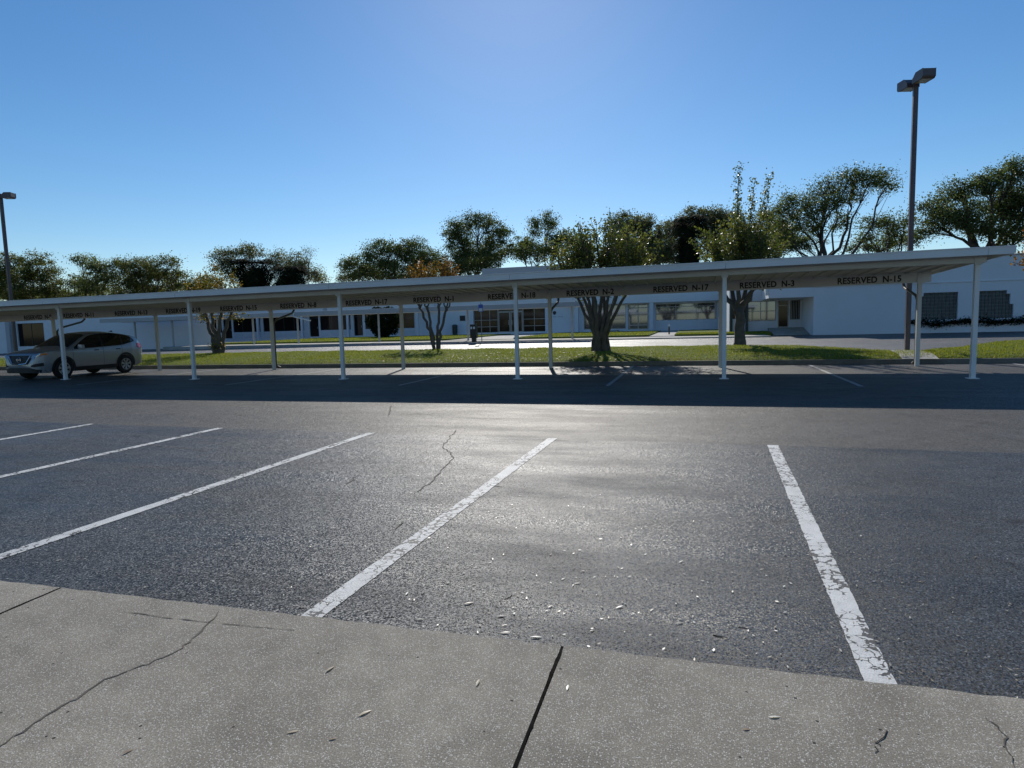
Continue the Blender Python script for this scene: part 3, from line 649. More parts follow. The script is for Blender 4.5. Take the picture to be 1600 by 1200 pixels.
bt('pale grey-green tree rising behind the shaggy dark palm', 1080, 80, .4, 'leaf_grey', [(1052,356,16,18),(1082,338,18,14),(1110,334,18,12),(1045,392,18,18),(1115,360,20,20)], size=.24, per=50, dens=.9)
bt('large spreading tree with bare forked limbs left of the tall lamp', 1285, 68, .42, 'leaf_oak', [(1228,326,20,18),(1252,318,18,14),(1296,290,24,16),(1330,276,22,10),(1364,280,24,11),(1388,290,10,7),(1290,320,24,18),(1262,350,26,18),(1225,360,20,22),(1312,345,14,14),(1332,300,14,14)], size=.2, per=46, dens=.95, fork=.42, crange=(0,.8))
bt('low leaning tree just left of the tall lamp pole', 1400, 70, .3, 'leaf_oak', [(1362,352,16,10),(1386,346,14,10),(1404,358,16,14),(1350,372,16,8),(1392,376,16,8),(1418,340,10,10)], size=.2, per=44, dens=.9, crange=(0,.8))
bt('big dense evergreen tree at the far right edge', 1545, 66, .55, 'leaf_oak', [(1462,322,24,16),(1500,298,24,14),(1540,286,26,16),(1585,266,30,16),(1560,315,36,22),(1500,335,34,20),(1455,352,20,14),(1535,352,38,18),(1600,320,34,34),(1640,300,36,36),(1592,365,30,16)], size=.2, per=52, dens=1.05, fork=.4, crange=(0,.7))
bt('thin nearly bare tree right of the dark palms', 482, 80, .2, 'leaf_grey', [(478,398,12,12),(492,420,16,8),(470,425,10,10)], size=.16, per=7, dens=1.5, clump=.4, fork=.5)
bt('low bushy tree filling the gap left of the grey roof block', 690, 80, .3, 'leaf_olive', [(690,428,26,12),(655,436,26,10),(725,418,22,12),(760,412,24,10)], size=.24, per=46, dens=.9)
bt('low tree between the vase-shaped myrtle and the shaggy palm', 1040, 86, .34, 'leaf_oak', [(1035,385,24,20),(1000,405,30,12),(1065,400,26,14),(905,398,26,20),(885,375,14,14)], size=.24, per=46, dens=.9)
bt('dense low tree behind the spiky myrtle', 1180, 80, .36, 'leaf_grey', [(1135,350,24,20),(1165,370,26,20),(1205,350,22,24),(1190,385,34,14),(1120,385,26,16)], size=.23, per=50, dens=.95)
bt('low dark trees hugging the roof line left of the lamp', 1320, 78, .34, 'leaf_oak', [(1225,378,24,12),(1260,382,24,10),(1345,388,20,6),(1385,384,20,8),(1425,372,18,12)], size=.22, per=48, dens=.9, crange=(0,.7))
bt('low olive scrub along the far left roof line', 110, 80, .25, 'leaf_olive', [(30,462,34,10),(95,462,26,10),(165,458,34,10),(240,458,40,8),(310,448,30,9)], size=.24, per=44, dens=.9)
bt('low grey-green scrub right of the bare tree', 520, 86, .22, 'leaf_grey', [(498,436,14,7),(545,436,16,7),(575,432,20,8)], size=.22, per=40, dens=.9)
def palm(label, p, h, r, n=80):
    root = thing('palm_tree', label, 'palm', p, 0, 'dark palms'); m = MB(); m.tube([(0, 0, -.3), (.1, 0, h*.5), (0, 0, h-.6)], [.28, .22, .2], 9); m.build('trunk', 'bark', root, smooth=True)
    V = []; F = []; R = []
    for k in range(n*3):
        az = random.uniform(0, 2*math.pi); skirt = k > n*1.1; e0 = random.uniform(-.2, 1.2) if not skirt else random.uniform(-1.3, -.3)
        L = r*random.uniform(.75, 1.1)*(1 if not skirt else .9); zz = h - (.0 if not skirt else random.uniform(0, h*.36)); pt = Vector((0, 0, zz)); seg = 7; dr = random.uniform(.2, .34)
        side = Vector((-math.sin(az), math.cos(az), 0)); e = e0
        for i in range(seg):
            d = Vector((math.cos(az)*math.cos(e), math.sin(az)*math.cos(e), math.sin(e))); q = pt + d*L/seg
            e -= dr*(1 if not skirt else .35); lw = r*.42*math.sin(math.pi*(i+.8)/(seg+.6))
            if i > 1 or skirt:
                for sg in (-1, 1):
                    for u in (0, .5):
                        a = pt.lerp(q, u); tip = a + side*sg*lw + d*lw*.7 + Vector((0, 0, -lw*.35)); o = len(V)
                        V += [tuple(a), tuple(a.lerp(q, .4)), tuple(tip)]; F.append((o, o+1, o+2)); R.append(random.random()**2*(.9 if not skirt else .5))
            pt = q
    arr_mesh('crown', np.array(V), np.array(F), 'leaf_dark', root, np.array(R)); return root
def palm_at(label, px, py, Y, r): c = at(px, py, Y); return palm(label, (c.x, c.y, .2), c.z-.2, r)
palm_at('left and larger of two dark palms above the carport roof', 396, 420, 78, 4.0)
palm_at('smaller dark palm above the carport roof beside the bare tree', 452, 428, 78, 3.4)
palm_at('shaggy dark palm with a hanging skirt left of the spiky myrtle', 1077, 352, 74, 2.7)
# crape myrtles in the grass strip
def myrtle(label, base, stems, shoots, leaf, size, per, knobs=0, suck=0, flare=1.0, crange=(0, 1)):
    """stems: [(points px-free world offsets), r0, r1]; shoots: (from, to, leafiness)"""
    root = thing('crape_myrtle', label, 'tree', base, 0, 'crape myrtles on the grass strip'); m = MB()
    for pts, r0, r1 in stems:
        P_ = []; Q = [Vector(p) for p in pts]
        for i in range(len(Q)-1):
            for t in (0, .34, .67): P_.append(Q[i].lerp(Q[i+1], t)+Vector((random.uniform(-.06, .06), random.uniform(-.06, .06), random.uniform(-.05, .05)))*(1 if i+t > 0 else 0))
        P_.append(Q[-1]); nP = len(P_)
        m.tube(P_, [(r0+(r1-r0)*i/(nP-1))*(flare if i == 0 else (1+(flare-1)*.35 if i == 1 else 1)) for i in range(nP)], 9)
        if knobs:
            e = Q[-1]; m.tube([e-Vector((0, 0, .1)), e+Vector((0, 0, .02)), e+Vector((.02, 0, .12))], [r1, r1*1.55, r1*.8], 8)
    cl = []
    for a, b, lf in shoots:
        a = Vector(a); b = Vector(b); L = (b-a).length; c = a.lerp(b, .5)+Vector((random.uniform(-.1, .1), random.uniform(-.1, .1), .04))*L
        pt = bez(a, c, b, 6); m.tube(pt, [.017*(1-.13*i)+.004 for i in range(7)], 5, False)
        nl = int(per*lf*L)
        if nl:
            t = RNG.uniform(.25 if lf < 2 else .1, 1.02, nl); ix = np.array([np.array(p) for p in pt]); ti = np.clip(t, 0, 1)*6; i0 = np.minimum(ti.astype(int), 5); fr = (ti-i0)[:, None]
            cc = ix[i0]*(1-fr)+ix[i0+1]*fr + RNG.normal(size=(nl, 3))*size*.9
            cl.append(np.column_stack([cc, np.clip(random.gauss(.45, .15)+RNG.normal(size=nl)*.2, 0, 1)]))
    m.build('trunk', 'bark_pale', root, smooth=True, recalc=False)
    if cl:
        A = np.concatenate(cl); V, F = leaf_cloud(A[:, :3], len(A), size, 1.6); arr_mesh('crown', V, F, leaf, root, crange[0]+(crange[1]-crange[0])*A[:, 3])
    return root
def gp(px, py, z=.27): x, y = gnd(px, py, z); return (x, y, stripz(x, y)-.03)
ux = lambda v: v
# tree B: four pruned stems, yellow shoots above the carport roof
bB = gp(681, 546); kB = .0337
def off(dx, h, dy=0): return (dx, dy, h)
stB = []; shB = []
for (dx1, dx2, h2, ends) in ((-.25, -.95, 2.35, [(-1.3, 2.75), (-1.02, 2.9), (-.75, 2.8)]), (-.05, -.3, 2.3, [(-.5, 2.95), (-.22, 3.0)]), (.05, .12, 2.35, [(.0, 3.0), (.28, 2.95)]), (.25, .72, 2.2, [(.6, 2.9), (.85, 3.0), (1.05, 2.85)])):
    dy = random.uniform(-.4, .4)
    stB.append(([(dx1*.5, dy*.2, -.2), (dx1, dy*.4, .8), ((dx1+dx2)/2, dy*.7, 1.55), (dx2, dy, h2)], .09, .06))
    for ex, eh in ends:
        stB.append(([(dx2, dy, h2-.05), (ex*.6+dx2*.4, dy, h2+.25), (ex, dy+random.uniform(-.1, .1), eh)], .045, .035))
        for k in range(5):
            shB.append(((ex, dy, eh+.08), (ex*1.15+random.uniform(-.35, .45), dy+random.uniform(-.5, .5), eh+random.uniform(1.0, 1.95)), random.choice((.5, .9, 1.2))))
myrtle('crape myrtle with four pruned knobby stems and yellow-orange tips', bB, stB, shB, 'leaf_autumn', .11, 40, knobs=1, crange=(0, .8))
# tree A: stout stub-pruned trunk at left
bA = gp(341, 553); stA = []; shA = []
for k, (dx, h2) in enumerate(((-.9, 2.2), (-.45, 2.5), (.0, 2.4), (.5, 2.6), (.95, 2.35))):
    dy = random.uniform(-.4, .4); stA.append(([(dx*.25, dy*.1, -.2), (dx*.3, dy*.3, .7), (dx*.6, dy*.7, 1.5), (dx, dy, h2)], .135, .07))
    for q in range(7): shA.append(((dx*.8, dy*.9, h2-.5*random.random()), (dx*1.3+random.uniform(-.7, .7), dy+random.uniform(-.6, .6), h2+random.uniform(-.7, .7)), .9))
    for q in range(5): shA.append(((dx, dy, h2), (dx*1.3+random.uniform(-.5, .5), dy+random.uniform(-.6, .6), h2+random.uniform(1.2, 2.35)), 1.6))
for q in range(6): shA.append(((.3*random.uniform(-1, 1), -.2, .3), (random.uniform(-.8, .8), -.3+random.uniform(-.3, .3), random.uniform(.4, 1.1)), .8))
myrtle('stout stub-pruned crape myrtle near the parked car, sparse yellow leaves', bA, stA, shA, 'leaf_yellow', .12, 26, knobs=1)
# tree C: massive multi-stem with vase crown
bC = gp(938, 549); stC = []; shC = []
for k in range(11):
    a = -1+2*k/10; dy = random.uniform(-.6, .6); h2 = 3.2+random.uniform(-.2, .5)
    stC.append(([(a*.28, dy*.25, -.2), (a*.25, dy*.35, .7), (a*.62, dy*.7, 1.6), (a*1.35, dy*1.3, h2-.5*abs(a))], .135-.03*abs(a), .05))
    for q in range(17):
        ex = a*random.uniform(1.3, 2.5)+random.uniform(-.35, .35)
        shC.append(((a*1.35, dy*1.3, h2-.5*abs(a)-.15), (ex, dy*1.3+random.uniform(-1.1, 1.1), h2+random.uniform(.3, 2.1)-.2*abs(ex)), random.choice((1.0, 1.6, 2.0))))
    for q in range(3): shC.append(((a*1.1, dy, 2.3), (a*random.uniform(1.3, 2.0), dy+random.uniform(-.5, .5), random.uniform(2.3, 3.2)), .7))
shC += [((.3, 0, 4), (.45+.3*k, 0, 5.9-.15*k), 1.0) for k in range(4)]
myrtle('massive multi-stemmed crape myrtle with olive vase-shaped crown', bC, stC, shC, 'leaf_myrtle', .12, 22, flare=1.7)
# tree D: single trunk, tall shoots
bD = gp(1154, 540); stD = [([(0, 0, -.2), (.03, 0, .9), (-.02, 0, 1.75)], .25, .2)]; shD = []
for k, (dx, h2) in enumerate(((-.95, 3.0), (-.5, 3.35), (-.1, 3.1), (.4, 3.4), (.95, 3.15), (.65, 2.8))):
    dy = random.uniform(-.7, .7); stD.append(([(-.02, 0, 1.55), (dx*.45, dy*.4, 2.15), (dx, dy, h2)], .15, .06))
    for q in range(27):
        ex = dx*1.25+random.uniform(-.95, .95); shD.append(((dx, dy, h2-.2), (ex, dy+random.uniform(-1.2, 1.2), h2+random.uniform(.3, 2.7)-.3*abs(ex)), random.choice((1.2, 1.8, 2.2))))
for ex, eh, lf in ((-.02, 8.1, 2.6), (-.1, 7.2, 2.0), (.6, 7.3, 2.4), (.55, 6.6, 1.6), (1.3, 7.6, 2.6), (1.2, 6.9, 1.8), (-1.9, 5.5, 1.4), (-2.2, 5.0, 1.4), (1.7, 6.2, 1.4), (2.2, 5.5, 1.4)):
    shD.append(((ex*.5, 0, 4.2), (ex, random.uniform(-.3, .3), eh), lf))
myrtle('crape myrtle on a single trunk with tall spiky leafy shoots', bD, stD, shD, 'leaf_myrtle', .115, 32, flare=1.35)
# tree E: at the right edge of the frame, orange leaves
pE = at(1640, 540, 27.5); stE = []; shE = []
for k in range(5):
    a = -1+2*k/4; stE.append(([(a*.15, 0, -.2), (a*.3, .1, 1), (a*.9, .1*a, 2.6)], .09, .04))
    for q in range(16): shE.append(((a*.9, .1*a, 2.5), (a*1.2+random.uniform(-.7, .5), random.uniform(-.9, .9), random.uniform(2.7, 5.1)), 1.3))
myrtle('orange-leaved crape myrtle at the right edge of the lot', (pE.x+.7, pE.y, stripz(pE.x, pE.y)-.03), stE, shE, 'leaf_autumn', .12, 34)
# clipped dark shrub in front of the office windows
c = at(600, 534, 56)
def shrub(label, c, rx, rz, leaf, n, size, cat='shrub', name='shrub'):
    root = thing(name, label, cat, (c.x, c.y, .5)); m = MB(); m.tube([(0, 0, -.1), (.05, 0, .6), (0, .05, rz*1.3)], [.09, .07, .03], 7); m.build('trunk', 'bark', root)
    u = RNG.normal(size=(n, 3)); u /= np.linalg.norm(u, axis=1)[:, None]; u *= (RNG.random(n)**.22)[:, None]*(1+.13*np.sin(u[:, :1]*7+u[:, 2:]*5)); C_ = u*np.array([rx, rx, rz])+np.array([0, 0, rz*.98])
    V, F = leaf_cloud(C_, n, size); arr_mesh('foliage', V, F, leaf, root, np.clip(RNG.normal(.35, .2, n), 0, 1)); return root
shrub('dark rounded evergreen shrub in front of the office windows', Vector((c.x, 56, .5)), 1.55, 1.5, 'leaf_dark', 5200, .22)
# vine on the right wing
vr = thing('climbing_vine', 'dark leafy vine trained along the wall under the glass block windows', 'vine', (15, WY, .9)); m = MB()
pts = [(x, -.04, .04*math.sin(x*2)) for x in np.arange(-2.4, 9, .4)]; m.tube(pts, .02, 5); m.build('stem', 'bark', vr)
n = 4200; xx = RNG.uniform(-2.4, 9, n); C_ = np.column_stack([xx, -.10-RNG.random(n)*.12, .05+.06*np.sin(xx*2.2)+RNG.normal(size=n)*(.07+.06*np.abs(np.sin(xx*1.3)))]); V, F = leaf_cloud(C_, n, .11)
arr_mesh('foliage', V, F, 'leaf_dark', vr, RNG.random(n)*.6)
# ------------------------------------------------------------------ lamps
def lamp_head(root, yaw, z, reach=.35, pitch=0.0):
    # shoebox head: deep box with sloping far side; local x outwards
    m = MB(); a, b, h = reach, reach+.56, .30; wd = .22
    pr = [(a, .0), (b-.06, .0), (b, .06), (b, h), (a+.18, h), (a, .12)]
    k = len(pr); V = [(x, -wd, zz) for x, zz in pr]+[(x, wd, zz) for x, zz in pr]
    m.add(V, [tuple(range(k)), tuple(range(k, 2*k))[::-1]]+[(i, (i+1)%k, k+(i+1)%k, k+i) for i in range(k)])
    hd = m.build('lamp_head', 'pole_bronze', root, bevel=.008); hd.location = (0, 0, z); hd.rotation_euler = (0, pitch, yaw)
    m = MB(); m.box(a+.06, b-.1, -wd+.05, wd-.05, -.012, -.002); m.build('lens', 'lamp_lens', hd)
    m = MB(); m.box(0, a-.003, -.05, .05, .03, .13); m.build('arm', 'pole_bronze', hd)
def lamp(label, base, H, heads, rz=0):
    root = thing('lamp_post', label, 'lamp post', base, rz, 'parking lot lamp posts')
    m = MB(); m.box(-.075, .075, -.075, .075, .0, H); m.build('pole', 'pole_bronze', root, bevel=.012)
    m = MB(); m.box(-.16, .16, -.16, .16, -.1, .05); m.build('base_plate', 'pole_bronze', root)
    m = MB(); m.box(-.095, .095, -.095, .095, H+.002, H+.05); m.build('cap', 'pole_bronze', root)
    for yw, pt in heads: lamp_head(root, yw, H-.2, .14, pt)
x, y = gnd(1417, 548, .22)
lamp('tall bronze lamp post with two box heads at right end of carport', (x, y, gz(x, y)), 9.35, [(math.radians(-74), 0), (math.radians(106), 0)], 0)
c = at(-6, 308, 28); lamp('bronze lamp post partly cut off by the left edge', (c.x+.35, c.y, gz(c.x, 28)), c.z-gz(c.x, 28)+.1, [(math.radians(20), 0), (math.radians(200), 0)], 0)
# ------------------------------------------------------------------ parked car
def build_car():
    root = thing('parked_car', 'silver SUV parked nose-out under the left end of the carport', 'car', (-22.56, 16.55, 0)); root.scale = (1, .957, .985)
    L = 4.69; YF, YR, RW = .95, 3.655, .358
    zt = lambda y: lerp(y, [0,.02,.06,.14,.3,.7,1.1,1.22,1.45,1.75,2.0,2.2,2.6,3.1,3.6,4.05,4.3,4.42,4.52,4.60,4.66,4.69], [.60,.78,.90,.98,1.03,1.10,1.145,1.175,1.31,1.48,1.595,1.65,1.695,1.69,1.65,1.575,1.51,1.38,1.20,1.05,.90,.6])
    bw = lambda y: lerp(y, [0,.03,.1,.25,.5,.9,1.3,2,3.4,4,4.35,4.52,4.62,4.69], [.58,.69,.77,.84,.895,.915,.915,.92,.92,.905,.865,.815,.765,.66])
    def zb(y):
        z = lerp(y, [0,.1,.5,1.4,3.2,4.2,4.6,4.69], [.40,.26,.24,.24,.24,.28,.36,.44])
        for yc in (YF, YR):
            d = abs(y-yc)
            if d < .42: z = max(z, RW+.0+math.sqrt(.42**2-d*d))
        return z
    def sec(z):
        if z < .72: return 1-.055*((.72-z)/.45)**2
        if z < .98: return 1.0
        return 1-.235*((z-.98)/.72)**1.15
    W = lambda y, z: bw(y)*sec(z)
    cap = lambda y: .045+.03*min(1, max(0, (y-.3)/.6))
    def ring(y):
        b = zb(y); s = max(b+.02, zt(y)-cap(y)); P = [(0, b), (W(y, b)*.6, b), (W(y, b)-.03, b)]
        for k in range(11): z = b+.012+(s-b-.012)*k/10; P.append((W(y, z), z))
        for t in (.06, .16, .35, .6, .8, 1.0): P.append((W(y, s)*(1-t), s+(zt(y)-s)*(1-(1-t)**3)))
        return P
    ys = sorted(set([round(v, 3) for v in list(np.linspace(0, .3, 9))+list(np.linspace(.3, 4.3, 70))+list(np.linspace(4.3, L, 14))]+[round(c+d*.42, 3) for c in (YF, YR) for d in (-1, -.98, -.92, -.8, .8, .92, .98, 1)]))
    m = MB(); R = [ring(y) for y in ys]; k = len(R[0])
    for sg in (1, -1):
        o = len(m.v)
        for y, P in zip(ys, R): m.v += [(sg*x, y, z) for x, z in P]
        for i in range(len(ys)-1):
            for j in range(k-1): m.f.append((o+i*k+j, o+(i+1)*k+j, o+(i+1)*k+j+1, o+i*k+j+1))
        m.f.append(tuple(o+j for j in range(k))); m.f.append(tuple(o+(len(ys)-1)*k+j for j in range(k)))
    me_b = m.build('body', 'car_paint', root, smooth=False)
    bm = bmesh.new(); bm.from_mesh(me_b.data); bmesh.ops.remove_doubles(bm, verts=bm.verts, dist=.0008); bmesh.ops.recalc_face_normals(bm, faces=bm.faces)
    for f in bm.faces: f.smooth = True
    for e in bm.edges:
        if len(e.link_faces) == 2 and e.calc_face_angle(0) > .7: e.smooth = False
    bm.to_mesh(me_b.data); bm.free()
    def side(name, mat, ylist, lo, hi, sg, offs, nz=5, par=root):
        m = MB(); m.grid(lambda y, t: (sg*(W(y, lo(y)+(hi(y)-lo(y))*t)+offs), y, lo(y)+(hi(y)-lo(y))*t), ylist, [i/(nz-1) for i in range(nz)]); return m.build(name, mat, par, smooth=True, recalc=False)
    lo = lambda y: lerp(y, [1.4, 3.5, 4.2], [1.07, 1.14, 1.27])
    hi0 = lambda y: lerp(y, [1.38,1.5,1.75,2.0,2.25,2.7,3.2,3.7,3.95,4.1,4.2], [1.09,1.17,1.32,1.465,1.55,1.595,1.59,1.53,1.47,1.40,1.3])
    hi = lambda y: max(lo(y)+.004, min(hi0(y), zt(y)-cap(y)-.02))
    lin = lambda a, b, n=12: list(np.linspace(a, b, n))
    for sg in (1, -1):
        side('window_trim', 'car_black', lin(1.4, 4.2, 40), lambda y: lo(y)-.02, lambda y: hi(y)+.015, sg, .003)
        side('side_window', 'car_glass', lin(1.52, 2.58, 16), lambda y: lo(y)+.005, lambda y: hi(y)-.01, sg, .008)
        side('side_window', 'car_glass', lin(2.68, 3.52, 12), lambda y: lo(y)+.005, lambda y: hi(y)-.01, sg, .008)
        side('side_window', 'car_glass', lin(3.6, 4.14, 10), lambda y: lo(y)+.005, lambda y: max(lo(y)+.01, hi(y)-.015), sg, .008)
        side('sill_cladding', 'car_black', lin(YF+.43, YR-.43, 10), lambda y: .25, lambda y: .40, sg, .012, 4)
        for yc in (YF, YR):                                # wheel-arch trim
            m = MB(); m.grid(lambda a, r: (sg*(W(yc+r*math.cos(a), max(.3, RW+r*math.sin(a)))+.012), yc+r*math.cos(a), RW+r*math.sin(a)), [math.radians(q) for q in range(-10, 191, 8)], [.405, .43, .47]); m.build('wheel_arch_trim', 'car_black', root, smooth=True, recalc=False)
        for y in (1.33, 2.63, 3.5): side('door_seam', 'car_black', [y-.005, y+.005], lambda q: .42 if y < 3.2 else .82, lambda q: lo(max(q, 1.4))-.02, sg, .0025, 8)
        for y in (2.32, 3.3):
            m = MB(); xx = W(y, 1.0); m.box(min(sg*(xx), sg*(xx+.035)), max(sg*xx, sg*(xx+.035)), y-.1, y+.1, .965, 1.0); m.build('door_handle', 'car_black', root, bevel=.01)
        m = MB(); xx = W(1.6, 1.1)
        m.add([(sg*(xx+a), 1.56+b, 1.12+c) for a, b, c in ((.02,-.03,-.02),(.02,.05,-.02),(.02,.05,.02),(.02,-.03,.02),(.1,-.07,-.06),(.1,.06,-.06),(.1,.06,.1),(.1,-.07,.1),(.27,-.05,-.05),(.27,.06,-.05),(.27,.06,.08),(.27,-.05,.08))],
              [(0,1,2,3),(0,4,5,1),(1,5,6,2),(2,6,7,3),(3,7,4,0),(4,8,9,5),(5,9,10,6),(6,10,11,7),(7,11,8,4),(8,11,10,9)]); m.build('mirror', 'car_paint', root, bevel=.012)
        # tail lamp wraps the rear corner
        m = MB(); m.grid(lambda y, t: (sg*(W(y, .98+.2*t)+.008), y, .99+.16*t+(.03 if y < 4.4 else 0)*t), lin(4.28, 4.55, 8), [0, .25, .5, .75, 1]); m.build('tail_lamp', 'lamp_red', root, smooth=True, recalc=False)
    def capz(x, y): s = zt(y)-cap(y); Wd = W(y, s); t = 1-min(1, abs(x)/Wd); return s+(zt(y)-s)*(1-(1-t)**3)
    m = MB(); m.grid(lambda y, t: (t*(W(y, zt(y)-cap(y))-.07), y-.006, capz(t*(W(y, zt(y)-cap(y))-.07), y)+.008), lin(1.24, 2.06, 14), lin(-1, 1, 13)); m.build('windshield', 'car_glass', root, smooth=True, recalc=False)
    m = MB(); m.grid(lambda y, t: (t*(W(y, zt(y)-cap(y))-.1), y+.006, capz(t*(W(y, zt(y)-cap(y))-.1), y)+.008), lin(4.33, 4.5, 8), lin(-1, 1, 11)); m.build('rear_window', 'car_glass', root, smooth=True, recalc=False)
    def fy(x, z):
        y = 0.0
        while y < 1.0 and (zt(y) < z+.01 or W(y, z) < abs(x)): y += .004
        return y
    def front(name, mat, poly, offs, n=10, nz=5, par=root):     # poly: (x, zlo, zhi) stations
        xs = [p[0] for p in poly]; m = MB()
        def fn(x, t):
            a = lerp(x, xs, [p[1] for p in poly]); b = lerp(x, xs, [p[2] for p in poly]); z = a+(b-a)*t; return (x, fy(x, z)-offs, z)
        m.grid(fn, lin(xs[0], xs[-1], n), [i/(nz-1) for i in range(nz)]); return m.build(name, mat, par, smooth=True, recalc=False)
    gr = front('grille', 'car_black', [(-.56, .82, .90), (-.40, .58, .89), (.40, .58, .89), (.56, .82, .90)], .006, 25)
    for sg in (-1, 1):
        m = MB(); P_ = [(sg*.52, .885), (sg*.33, .60), (sg*.0, .575)]
        m.tube([(x, fy(x, z)-.02, z) for x, z in P_], [.026, .03, .022], 6); m.build('chrome_bar', 'chrome', gr)
        s_ = [(.50, .80, .87), (.66, .80, .93), (.84, .86, .96)] if sg > 0 else [(-.84, .86, .96), (-.66, .80, .93), (-.50, .80, .87)]
        hl = front('headlight', 'lamp_clear', s_, .010, 14)
        s_ = [(.80, .87, .945), (.87, .90, .95)] if sg > 0 else [(-.87, .90, .95), (-.80, .87, .945)]
        front('indicator', 'lamp_amber', s_, .016, 6, par=hl)
        s_ = [(.52, .50, .53), (.62, .47, .57), (.83, .50, .62)] if sg > 0 else [(-.83, .50, .62), (-.62, .47, .57), (-.52, .50, .53)]
        front('fog_lamp_bezel', 'car_black', s_, .008, 12)
    m = MB(); m.tube([(.085*math.cos(a), fy(0, .74)-.03, .74+.085*math.sin(a)) for a in [q*math.pi/10 for q in range(21)]], .011, 6); m.box(-.11, .11, fy(0,.74)-.045, fy(0,.74)-.02, .725, .755); m.build('emblem', 'chrome', gr)
    front('lower_bumper', 'car_black', [(-.82, .27, .36), (-.5, .29, .45), (.5, .29, .45), (.82, .27, .36)], .012, 25)
    m = MB(); m.add([(0, 3.75, 1.68), (0, 3.98, 1.64), (0, 3.95, 1.72), (.02, 3.85, 1.675), (-.02, 3.85, 1.675)], [(0, 3, 2), (3, 1, 2), (0, 2, 4), (4, 2, 1)]); m.build('antenna_fin', 'car_black', root)
    m = MB(); m.grid(lambda y, t: (t*.6, lerp(y, [0, 1], [4.66, 4.70]), lerp(y, [0, 1], [.62, .38])), [0, .5, 1], lin(-1, 1, 5)); m.build('rear_bumper', 'car_black', root)
    for sg in (1, -1):
        for yc in (YF, YR):
            wc = (sg*.80, yc, RW); wo = bpy.data.objects.new('wheel', None); COL.objects.link(wo); wo.parent = root; wo.location = wc
            m = MB(); m.lathe_x([(-.11, .2), (-.11, .31), (-.085, .35), (-.04, RW), (.04, RW), (.085, .35), (.108, .31), (.10, .235), (.07, .228)], (0, 0, 0), 36); m.build('tyre', 'tyre', wo, smooth=True)
            m = MB(); m.lathe_x([(-.05*sg, .01), (-.05*sg, .22), (.09*sg, .232), (.098*sg, .225), (.05*sg, .205), (.03*sg, .0)], (0, 0, 0), 32); m.build('rim', 'car_black', wo, smooth=True)
            m = MB()
            for q in range(7):
                a = 2*math.pi*q/7+.2
                for da in (-.13, .13):
                    u = Vector((0, math.cos(a+da*.4), math.sin(a+da*.4))); v = Vector((0, math.cos(a+da), math.sin(a+da))); n_ = Vector((0, -math.sin(a), math.cos(a)))
                    p0 = u*.03; p1 = v*.218; x0 = sg*.085; x1 = sg*.098
                    m.add([(x0, *(p0-n_*.016).yz), (x0, *(p0+n_*.016).yz), (x1, *(p1+n_*.018).yz), (x1, *(p1-n_*.018).yz), (x0-sg*.03, *(p0-n_*.02).yz), (x0-sg*.03, *(p0+n_*.02).yz), (x1-sg*.03, *(p1+n_*.022).yz), (x1-sg*.03, *(p1-n_*.022).yz)], [(0,1,2,3),(0,4,5,1),(1,5,6,2),(2,6,7,3),(3,7,4,0)])
            m.lathe_x([(sg*.06, .05), (sg*.10, .045), (sg*.104, .0)], (0, 0, 0), 16); m.lathe_x([(sg*.08, .212), (sg*.104, .216), (sg*.104, .232), (sg*.08, .236)], (0, 0, 0), 32)
            m.build('spokes', 'rim', wo)
build_car()
# ------------------------------------------------------------------ small things by the far walk
x, y = gnd(753, 534, .41); r_ = thing('parking_sign', 'small blue and white parking sign on a post before the entrance doors', 'sign', (x, y, .4))
m = MB(); m.tube([(0, 0, 0), (0, 0, 2.55)], .03, 8); m.build('post', 'galvanised', r_)
m = MB(); m.box(-.15, .15, -.05, -.032, 1.95, 2.42); s_ = m.build('sign_plate', 'blue_sign', r_); m = MB(); m.box(-.11, .11, -.056, -.052, 1.98, 2.18); m.build('sign_panel', 'white_paint', s_)
x, y = gnd(747, 534, .41); r_ = thing('newspaper_box', 'black newspaper box with two pale panels by the entrance walk', 'newspaper box', (x-.2, y-.2, .4))
m = MB(); m.box(-.2, .2, -.2, .2, .25, 1.15); m.build('cabinet', 'box_black', r_, bevel=.02); m = MB(); m.box(-.12, .12, -.15, .15, 0, .25); m.build('pedestal', 'box_black', r_)
for k in (-.16, .03):
    m = MB(); m.box(k, k+.12, -.206, -.201, .85, 1.0); m.build('door_panel', 'white_paint', r_)
r_ = thing('waste_bin', 'dark green waste bin against the office wall left of the entrance', 'bin', (-24.3, 63.4, .46)); m = MB(); m.tube([(0, 0, 0), (0, 0, .95)], [.26, .30], 14); m.build('drum', 'dark_green', r_); m = MB(); m.tube([(0, 0, .955), (0, 0, 1.05), (0, 0, 1.12)], [.32, .3, .16], 14); m.build('lid', 'dark_green', r_)
x, y = gnd(1043, 524, .5); r_ = thing('hydrant_pipe', 'slim white-topped pipe standing on the lawn edge', 'pipe', (x, 46, .5)); m = MB(); m.tube([(0, 0, 0), (0, 0, .55)], .05, 8); m.build('pipe', 'box_black', r_); m = MB(); m.tube([(0, 0, .55), (0, 0, .7)], [.08, .05], 8); m.build('cap', 'white_paint', r_)
